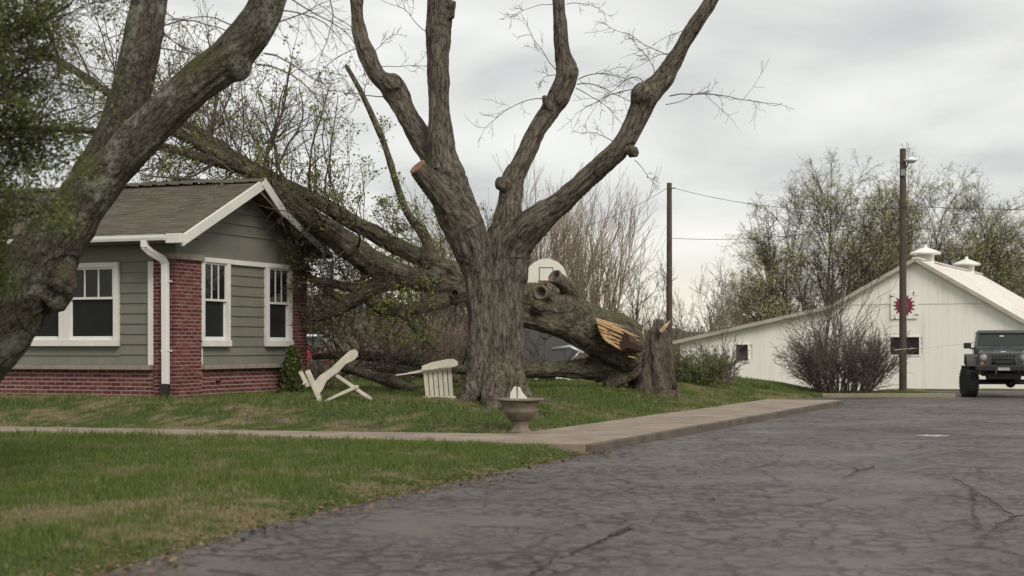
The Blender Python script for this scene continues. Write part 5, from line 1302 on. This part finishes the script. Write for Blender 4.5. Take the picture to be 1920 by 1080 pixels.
brush_spec = [dict(k=6, wan=.07, up=.10, n=9, f0=.25, ang=(12, 32), lf=(.4, .65), rf=.55, tap=.3, rmin=.012), dict(k=5, wan=.10, up=.12, n=7, f0=.15, ang=(12, 32), lf=(.4, .65), rf=.6, rmin=.009), dict(k=4, wan=.14, up=.10, rmin=.007)]
GB = 'bare upright brush trees behind the fallen trunk'
b1 = tree('bare_tree', 'tallest tan bare brush tree rising behind the basketball backboard', 'tree', 1020, 62, None, T_tan, T_tan, seed=1, group=GB, stems=19, spread=.5, stemlen=6.0, r=.07, tree_spec=brush_spec)
dup(b1, 'tan bare brush tree between the backboard and the slim pole', 1105, 60, 1.3, .90)
dup(b1, 'tan bare brush tree directly behind the big maple trunk', 935, 66, 2.7, 1.0)
dup(b1, 'lower tan bare brush tree left of the big maple trunk', 850, 62, 4.0, .72)
open_spec = [dict(k=7, wan=.08, up=.06, n=8, f0=.25, ang=(25, 50), lf=(.4, .62), rf=.55, tap=.3, rmin=.012), dict(k=5, wan=.14, up=.06, n=6, f0=.2, ang=(25, 50), lf=(.4, .65), rf=.6, rmin=.009), dict(k=4, wan=.18, up=.05, n=4, lf=(.4, .6), rmin=.007), dict(k=2, wan=.2, rmin=.006)]
b2 = tree('bare_tree', 'slender grey bare tree just left of the slim utility pole', 'tree', 1200, 72, None, T_far, T_far, seed=5, group='slender grey bare trees near the slim pole', stems=3, spread=.18, stemlen=5.2, r=.10, tree_spec=open_spec)
dup(b2, 'small grey bare tree just right of the slim utility pole', 1300, 80, 1.9, 1.0)
dup(b2, 'small grey bare tree left of the barn side aisle', 1352, 86, 3.1, 1.0)
dup(b2, 'faint grey bare tree behind the stump', 1235, 95, 4.4, .85)
# big budding trees behind the barn
will_spec = [dict(k=8, wan=.07, up=.03, n=12, f0=.38, ang=(20, 46), lf=(.32, .50), rf=.5, tap=.3, rmin=.03), dict(k=6, wan=.12, up=.04, n=8, f0=.2, ang=(22, 50), lf=(.4, .60), rf=.55, rmin=.014), dict(k=5, wan=.16, up=.02, n=5, f0=.15, ang=(22, 50), lf=(.4, .65), rf=.6, rmin=.010), dict(k=3, wan=.2, up=-.02, n=3, lf=(.4, .65), rmin=.007), dict(k=2, wan=.25, up=-.05, rmin=.006)]
GW_ = 'big budding trees behind the barn'
w1 = tree('budding_tree', 'broad budding tree leaning left behind the low barn aisle', 'tree', 1540, 104, None, T_dark, T_grey, L_will, 44000, .092, seed=9, group=GW_, stems=30, spread=1.05, stemlen=10.6, r=.14, dome=(9.2, 18.2), tree_spec=will_spec, lspread=.14, lean=(-.05, 0), cut=.22, shell=.3)
dup(w1, 'tall budding tree rising behind the barn ridge and lamp pole', 1745, 110, 2.4, 1.05)
dup(w1, 'budding tree at the right edge behind the barn roof', 1905, 112, 4.1, .92)
b3 = tree('bare_tree', 'grey bare tree at the right edge behind the second roof ventilator', 'tree', 1890, 98, None, T_far, T_far, seed=12, group='grey bare trees behind the barn roof', stems=3, spread=.35, stemlen=5.5, r=.13, tree_spec=open_spec)
dup(b3, 'grey bare tree beyond the right end of the barn roof', 1985, 96, 2.0, 1.0)
dup(b3, 'grey bare tree between the two budding trees behind the barn', 1660, 118, 3.3, 1.05)
# leafing trees left of centre
bud_spec = [dict(k=6, wan=.10, up=.05, n=8, f0=.3, ang=(25, 55), lf=(.4, .65), rf=.55, tap=.35, rmin=.012), dict(k=5, wan=.15, up=.05, n=6, f0=.2, ang=(25, 50), lf=(.4, .65), rf=.6, rmin=.008), dict(k=4, wan=.2, n=4, lf=(.4, .6), rmin=.007), dict(k=2, rmin=.006)]
GD = 'dark budding trees behind the fallen tree'
d1 = tree('small_tree', 'dark twiggy budding tree just left of the big maple behind the fallen limbs', 'tree', 800, 50, None, T_dark, T_dark, L_bud, 900, .10, seed=17, group=GD, stems=4, spread=.5, stemlen=3.6, r=.08, tree_spec=bud_spec)
dup(d1, 'dark twiggy budding tree above the upper fallen limb', 690, 54, 1.2, 1.08)
dup(d1, 'dark twiggy budding tree showing between the maple stems', 885, 52, 3.0, 1.15)
dup(d1, 'dark twiggy budding tree behind the broken rake', 625, 56, 4.6, .85)
tree('leafing_shrub', 'bright yellow green leafing shrub behind the right corner of the bungalow', 'shrub', 620, 60, None, T_grey, T_grey, L_bud, 5200, .10, seed=19, stems=11, spread=.55, stemlen=3.0, r=.045, tree_spec=bud_spec, lspread=.06)
# brown brush behind the chairs
bush_spec = [dict(k=5, wan=.14, up=.05, n=8, f0=.15, ang=(20, 50), lf=(.4, .7), rf=.6, tap=.4, rmin=.008), dict(k=4, wan=.2, up=.04, n=6, f0=.1, ang=(20, 55), lf=(.4, .7), rf=.65, rmin=.007), dict(k=4, wan=.25, rmin=.005)]
GS = 'brown bare shrubs behind the lawn chairs'
s1 = tree('bare_shrub', 'brown bare shrub behind the tipped chair nearest the house', 'shrub', 665, 44, None, T_brush, T_brush, seed=22, group=GS, stems=24, spread=.75, stemlen=1.25, r=.022, tree_spec=bush_spec)
for lab, px, Y, rz, sc in (('brown bare shrub close beside the bungalow corner', 612, 43, 2.2, .5), ('brown bare shrub between the two lawn chairs, lower one', 735, 45, .8, 1.0), ('brown bare shrub straight behind the slatted lawn chair', 800, 46, 1.9, 1.1), ('brown bare shrub against the left side of the maple trunk', 860, 47, 2.9, 1.1), ('tall brown bare shrub far behind the lawn chairs', 705, 52, 4.0, 1.5), ('tall brown bare shrub far behind the slatted chair', 780, 53, 5.0, 1.6), ('tall brown bare shrub right behind the maple trunk', 845, 54, .3, 1.6)):
    dup(s1, lab, px, Y, rz, sc)
# bushes on the right
big = tree('bare_bush', 'large dense bare bush in front of the white barn wall', 'bush', 1580, 49, None, T_bush, T_bush, seed=31, stems=75, spread=.95, stemlen=1.55, r=.026, tree_spec=bush_spec)
tall = tree('bare_bush', 'tall thin bare shoots standing up out of the big bush by the barn', 'bush', 1560, 50.5, None, T_bush, T_bush, seed=33, stems=12, spread=.28, stemlen=2.9, r=.024, tree_spec=bush_spec)
tree('green_bush', 'low yellow green leafy bush right of the jagged stump', 'bush', 1300, 43.5, None, T_grey, T_grey, L_shrub, 2600, .065, seed=41, stems=20, spread=.75, stemlen=.72, r=.014, tree_spec=bush_spec, lspread=.05)
tree('bare_bush', 'small grey bare bush beside the green leafy bush', 'bush', 1345, 45, None, T_grey, T_grey, seed=43, stems=20, spread=.55, stemlen=1.0, r=.014, tree_spec=bush_spec)
tree('ivy_clump', 'low dark green weedy clump at the lawn edge before the barn', 'weeds', 1418, 46.5, None, T_grey, T_grey, L_shrub, 900, .08, seed=45, stems=8, spread=1.0, stemlen=.16, r=.008, tree_spec=bush_spec, lspread=.04)
# overhanging twigs, top right corner: the outer branch of a tree that stands out of frame
ot = thing('overhanging_tree', 'bare outer twigs of a tree reaching in at the top right corner', 'tree', (12.4, 22, gz(30, 22) + .1))
tb = MB(); tb.tube([(12.4, 22, -.3), (12.5, 22, 3), (12.3, 22, 6.5), (12.0, 22, 9)], [.22, .19, .14, .05], 10); link('trunk', tb.mesh('trunk', True), T_grey, ot, world=True)
st = np.array([(12.4, 22, 6.4), (12.4, 22, 6.9), (12.45, 22, 6.0)]); di = np.array([(-1, -.2, .12), (-1, -.1, .3), (-.9, .6, .3)])
sg, tp = grow(st, di, np.array([5.3, 5.0, 4.2]), np.array([.05, .045, .04]), [dict(k=9, wan=.06, up=-.01, n=9, f0=.4, ang=(20, 50), lf=(.2, .35), rf=.5, tap=.2, rmin=.005), dict(k=5, wan=.18, up=-.06, n=5, lf=(.35, .6), rmin=.004), dict(k=4, wan=.25, rmin=.003)], np.random.default_rng(77))
link('crown', seg_mesh('crown', sg), T_grey, ot, world=True)
# far wooded rise along the horizon
rg = np.random.default_rng(50); st = []
nW = 900
xw = rg.uniform(-80, 120, nW); yw = rg.uniform(150, 235, nW)
st = np.stack([xw, yw, np.full(nW, -1.4)], 1); di = np.stack([rg.normal(size=nW) * .1, rg.normal(size=nW) * .1, np.ones(nW)], 1)
sg, tp = grow(st, di, rg.uniform(2.6, 5.6, nW), np.full(nW, .12), [dict(k=4, wan=.06, n=6, f0=.2, ang=(20, 50), lf=(.4, .7), rf=.6, rmin=.05), dict(k=3, wan=.15, n=5, f0=.2, lf=(.4, .7), rmin=.04), dict(k=3, wan=.2, rmin=.035)], rg)
tag(link('far_woods', seg_mesh('far_woods', sg), T_grey), 'distant brown bare woodland along the horizon', 'woods', None, 'stuff')
hl_x = np.linspace(-260, 320, 420); hv = []; 
for x in hl_x:
    h = 2.0 + 2.0 * vnoise(np.array([[x * .05, 1.7, 0]]))[0] + 1.6 * vnoise(np.array([[x * .35, 5, 0]]))[0]
    hv += [(x, 240, -2.5), (x, 255, h), (x, 300, h * .8), (x, 340, -2.5)]
hv = np.array(hv); n = len(hl_x); hf = []
for i in range(n - 1):
    for k in range(3): hf.append((i*4+k, (i+1)*4+k, (i+1)*4+k+1, i*4+k+1))
tag(link('hills', np_mesh('hills', hv, np.array(hf), True), simple('far_hill_scrub', (.085, .068, .058), .95, .4, .4, kind='Position')), kind='structure')

# ------------------------------------------------------------------ grass, leaves, debris
def lawn_ok(x, y):
    u, v = uv(x, y); sd = drive_sd(x, y)
    ok = sd > 0.01
    pn_, pf2 = path_u(v); ok &= ~((u > pn_ - .03) & (u < pf2 + .03) & (v > -.03)); ok &= ~((v > -.03) & (v < 2.03) & (u > 0) & (u < 20.05))
    lx = (x - HC.x) * math.cos(-HROT) - (y - HC.y) * math.sin(-HROT); ly = (x - HC.x) * math.sin(-HROT) + (y - HC.y) * math.cos(-HROT)
    ok &= ~((lx < .05) & (ly > -.05) & (ly < 5.1))
    return ok
def grass_blades(name, n, y0, y1, hmin, hmax, wd, label, power=1.0):
    r_ = np.random.default_rng(int(y0 * 10)); y = y0 + (y1 - y0) * r_.uniform(size=n * 3) ** power; x = r_.uniform(-1, 1, n * 3) * (y * .335 + 1.5)
    k = lawn_ok(x, y); x, y = x[k][:n], y[k][:n]; n = len(x); z = ground_z(x, y)
    pat = vnoise(np.stack([x * .9, y * .9, x * 0], 1)) * .6 + vnoise(np.stack([x * 3.1, y * 3.1, x * 0 + 4], 1)) * .4
    sd = drive_sd(x, y); u, v = uv(x, y)
    edge_f = smooth01(np.minimum(sd, np.minimum(np.abs(u - 2), 9)) / .7) * .4 + .6
    dry = dryness(x, y) * (r_.uniform(size=n) > .12)
    tuft = smooth01((vnoise(np.stack([x * 5, y * 5, x * 0 + 8], 1)) - .55) / .3)
    h = r_.uniform(hmin, hmax, n) * (.42 + .8 * pat + .7 * tuft) * edge_f * (1 - .35 * dry); a = r_.uniform(0, 6.283, n); le = r_.uniform(.1, .75, n) * h
    la = r_.uniform(0, 6.283, n); w_ = wd * r_.uniform(.6, 1.3, n)
    c = np.stack([x, y, z - .004], 1); s_ = np.stack([np.cos(a) * w_, np.sin(a) * w_, x * 0], 1)
    mid = c + np.stack([np.cos(la) * le * .3, np.sin(la) * le * .3, h * .6], 1); tip = c + np.stack([np.cos(la) * le, np.sin(la) * le, h], 1)
    vs = np.stack([c - s_, c + s_, mid + s_ * .6, mid - s_ * .6, tip], 1).reshape(-1, 3)
    b = np.arange(n)[:, None] * 5
    fs = np.concatenate([b + [0, 1, 2], b + [0, 2, 3], b + [3, 2, 4]], 1).reshape(-1, 3)
    me = np_mesh(name, vs, fs)
    at = me.attributes.new('dry', 'FLOAT', 'POINT'); at.data.foreach_set('value', np.repeat(np.clip(dry * .93, 0, .93), 5).astype(np.float32))
    return tag(link(name, me, M_grass), label, 'grass', None, 'stuff')
q = NM('lawn_grass'); co = q.coord('Position'); gi = q.n('ShaderNodeNewGeometry').outputs['Random Per Island']
gcol = q.ramp(gi, [(0.0, (0.052, 0.088, 0.016)), (0.5, (0.108, 0.155, 0.032)), (1.0, (0.185, 0.215, 0.058))])
dcol = q.ramp(gi, [(0.0, (0.20, 0.16, 0.085)), (0.6, (0.36, 0.30, 0.18)), (1.0, (0.10, 0.15, 0.035))])
pf_ = q.n('ShaderNodeAttribute', attribute_name='dry').outputs['Fac']
c = q.mix(pf_, gcol, dcol); q.color(c); q.rough(.6, .25)
trn = q.n('ShaderNodeBsdfTranslucent'); q.l(c, trn.inputs[0]); mx = q.n('ShaderNodeMixShader'); mx.inputs[0].default_value = .3
q.l(q.b.outputs[0], mx.inputs[1]); q.l(trn.outputs[0], mx.inputs[2]); q.l(mx.outputs[0], q.out.inputs[0]); M_grass = q.m
grass_blades('near_grass', 150000, 8.5, 24.5, .03, .085, .0035, 'patchy short grass on the near lawn at the lower left')
grass_blades('far_grass', 190000, 24, 50, .04, .10, .006, 'green lawn grass between the house, the maple and the sidewalk')
r_ = np.random.default_rng(91)
def litter(name, n, fn, size, label):
    p = fn(n); p[:, 2] = np.maximum(ground_z(p[:, 0], p[:, 1]), np.where(drive_sd(p[:, 0], p[:, 1]) < 0, .0, -9)) + .012
    u, v = uv(p[:, 0], p[:, 1]); pn_, pf2 = path_u(v); sl = ((u > pn_) & (u < pf2) & (v > 0)) | ((v > 0) & (v < 2) & (u > 0) & (u < 20)); p[:, 2] = np.where(sl, .135, p[:, 2])
    m_ = len(p); a = r_.uniform(0, 6.283, m_); L = size * r_.uniform(.5, 1.4, (m_, 1)); d = np.stack([np.cos(a), np.sin(a), r_.normal(size=m_) * .25], 1); s_ = np.stack([-np.sin(a), np.cos(a), r_.normal(size=m_) * .3], 1)
    vs = np.stack([p - d * L * .5, p + s_ * L * .32 + [0, 0, .006], p + d * L * .5, p - s_ * L * .32 + [0, 0, .006]], 1).reshape(-1, 3)
    tag(link(name, np_mesh(name, vs, np.arange(m_ * 4).reshape(-1, 4)), L_dry), label, 'leaves', None, 'stuff')
def near_edge(n):
    i = r_.integers(2, 7, n); t = r_.uniform(size=n); p = DP[i] * (1 - t[:, None]) + DP[i + 1] * t[:, None]
    off = r_.normal(size=n) * .22 - .06; return np.stack([p[:, 0] + off, p[:, 1], off * 0], 1)
litter('edge_leaves', 1500, near_edge, .05, 'dry leaves and straw along the driveway edge')
def on_lawn(n):
    y = r_.uniform(9, 30, n); x = r_.uniform(-1, .35, n) * (y * .33 + 1); p = np.stack([x, y, x * 0], 1); return p[lawn_ok(x, y)]
litter('lawn_leaves', 1800, on_lawn, .045, 'dry leaves scattered over the lawn')
def on_drive(n):
    y = r_.uniform(9, 44, n); x = r_.uniform(-.3, 1, n) * (y * .33); p = np.stack([x, y, x * 0], 1); return p[drive_sd(x, y) < -.05]
litter('driveway_leaves', 260, on_drive, .035, 'stray dry leaf scraps on the asphalt')
n = 70; a = r_.uniform(0, 6.283, n); d0 = np.abs(r_.normal(size=n)) * 1.1; x = P(1180, 700, 37).x + d0 * np.cos(a); y = 36.4 + d0 * np.sin(a); p = np.stack([x, y, ground_z(x, y) + .035], 1)
b_ = r_.uniform(0, 6.283, n); d = np.stack([np.cos(b_), np.sin(b_), r_.normal(size=n) * .25], 1); L = r_.uniform(.04, .16, (n, 1)); s_ = unit(np.cross(d, r_.normal(size=(n, 3)))) * L * .22
vs = np.stack([p - d * L * .5, p + s_, p + d * L * .5, p - s_], 1).reshape(-1, 3)
tag(link('wood_chips', np_mesh('wood_chips', vs, np.arange(n * 4).reshape(-1, 4)), L_dry), 'dry wood chips scattered on the grass round the broken trunk', 'wood chips', None, 'stuff')
n = 650; y = r_.uniform(25.5, 38, n); x = np.where(r_.uniform(size=n) < .6, r_.uniform(-4.6, 1.2, n), r_.uniform(-6, 5, n)); k = lawn_ok(x, y); x, y = x[k], y[k]; z = ground_z(x, y) + .03
a = r_.uniform(0, 6.283, len(x)); L = r_.uniform(.08, .45, (len(x), 1)); d = np.stack([np.cos(a), np.sin(a), r_.normal(size=len(x)) * .12], 1); p = np.stack([x, y, z], 1); rr = r_.uniform(.004, .011, (len(x), 1))
pm_ = p + d * L * .5 + r_.normal(size=p.shape) * .02
tag(link('lawn_sticks', seg_mesh('lawn_sticks', np.concatenate([np.concatenate([p, pm_, rr, rr * .8], 1), np.concatenate([pm_, p + d * L, rr * .8, rr * .4], 1)]), 4), T_grey), 'broken sticks strewn over the lawn round the fallen tree', 'sticks', None, 'stuff')
# storm twigs on the driveway
def gp_(px, py):
    Y = EYE * F / (py - 650); return Vector(((px - 960) * Y / F, Y, .02))
def ground_twig(label, lines):
    m_ = MB(); o0 = gp_(*lines[0][0])
    for ln_ in lines:
        pts = [gp_(*p) - o0 for p in ln_]; fine = []
        for a, b in zip(pts[:-1], pts[1:]):
            for k in range(5): fine.append(a.lerp(b, k / 5) + Vector((random.gauss(0, .012), random.gauss(0, .012), random.uniform(0, .012))))
        fine.append(pts[-1]); m_.tube(fine, [.007 * (1 - .6 * i / len(fine)) + .002 for i in range(len(fine))], 6)
    o = m_.build('fallen_twig', T_dark, None); o.location = o0; return tag(o, label, 'twig', 'storm twigs on the driveway')
ground_twig('long forked dark twig lying on the driveway at the right', [[(1925, 972), (1900, 974), (1868, 948), (1822, 921), (1786, 897)], [(1822, 921), (1826, 958), (1838, 995)], [(1900, 974), (1880, 984), (1862, 995), (1850, 1010)]])
ground_twig('short dark twig lying on the driveway left of the forked one', [[(1640, 880), (1610, 886), (1580, 900)], [(1610, 886), (1600, 880)]])
ground_twig('crooked pale twig in the tar seam at the bottom of the driveway', [[(1185, 990), (1150, 1004), (1120, 1022), (1105, 1028)]])
# tar seam
sm_ = MB(); sp_ = [(985, 1082), (1020, 1060), (1065, 1040), (1110, 1022), (1150, 1004), (1190, 988)]
pts = []
for a, b in zip(sp_[:-1], sp_[1:]):
    for k in range(8): pts.append(gp_(a[0] + (b[0] - a[0]) * k / 8, a[1] + (b[1] - a[1]) * k / 8) + Vector((random.gauss(0, .02), random.gauss(0, .02), -.016)))
vs = []; fs = []
for i, p in enumerate(pts):
    w_ = random.uniform(.003, .018); vs += [p + Vector((-w_, w_ * .5, 0)), p + Vector((w_, -w_ * .5, 0))]
    if i: fs.append((2*i-2, 2*i-1, 2*i+1, 2*i))
m_ = MB(); m_.add(vs, fs); tag(m_.build('driveway_seam', simple('crumbled_tar', (.022, .017, .014), .9, .4, 20, bump=.6), None), kind='structure')
# puddle
pc = gp_(1748, 817); n = 26; m_ = MB(); m_.add([(pc.x + (.26 + .07 * math.sin(k * 3) + .04 * math.cos(k * 5)) * math.cos(2 * math.pi * k / n), pc.y + (.26 + .08 * math.sin(k * 2)) * math.sin(2 * math.pi * k / n), .004) for k in range(n)], [tuple(range(n))])
q = NM('puddle_water'); q.color((.03, .028, .025)); q.rough(.02, .5); tag(m_.build('puddle', q.m, None), kind='structure')
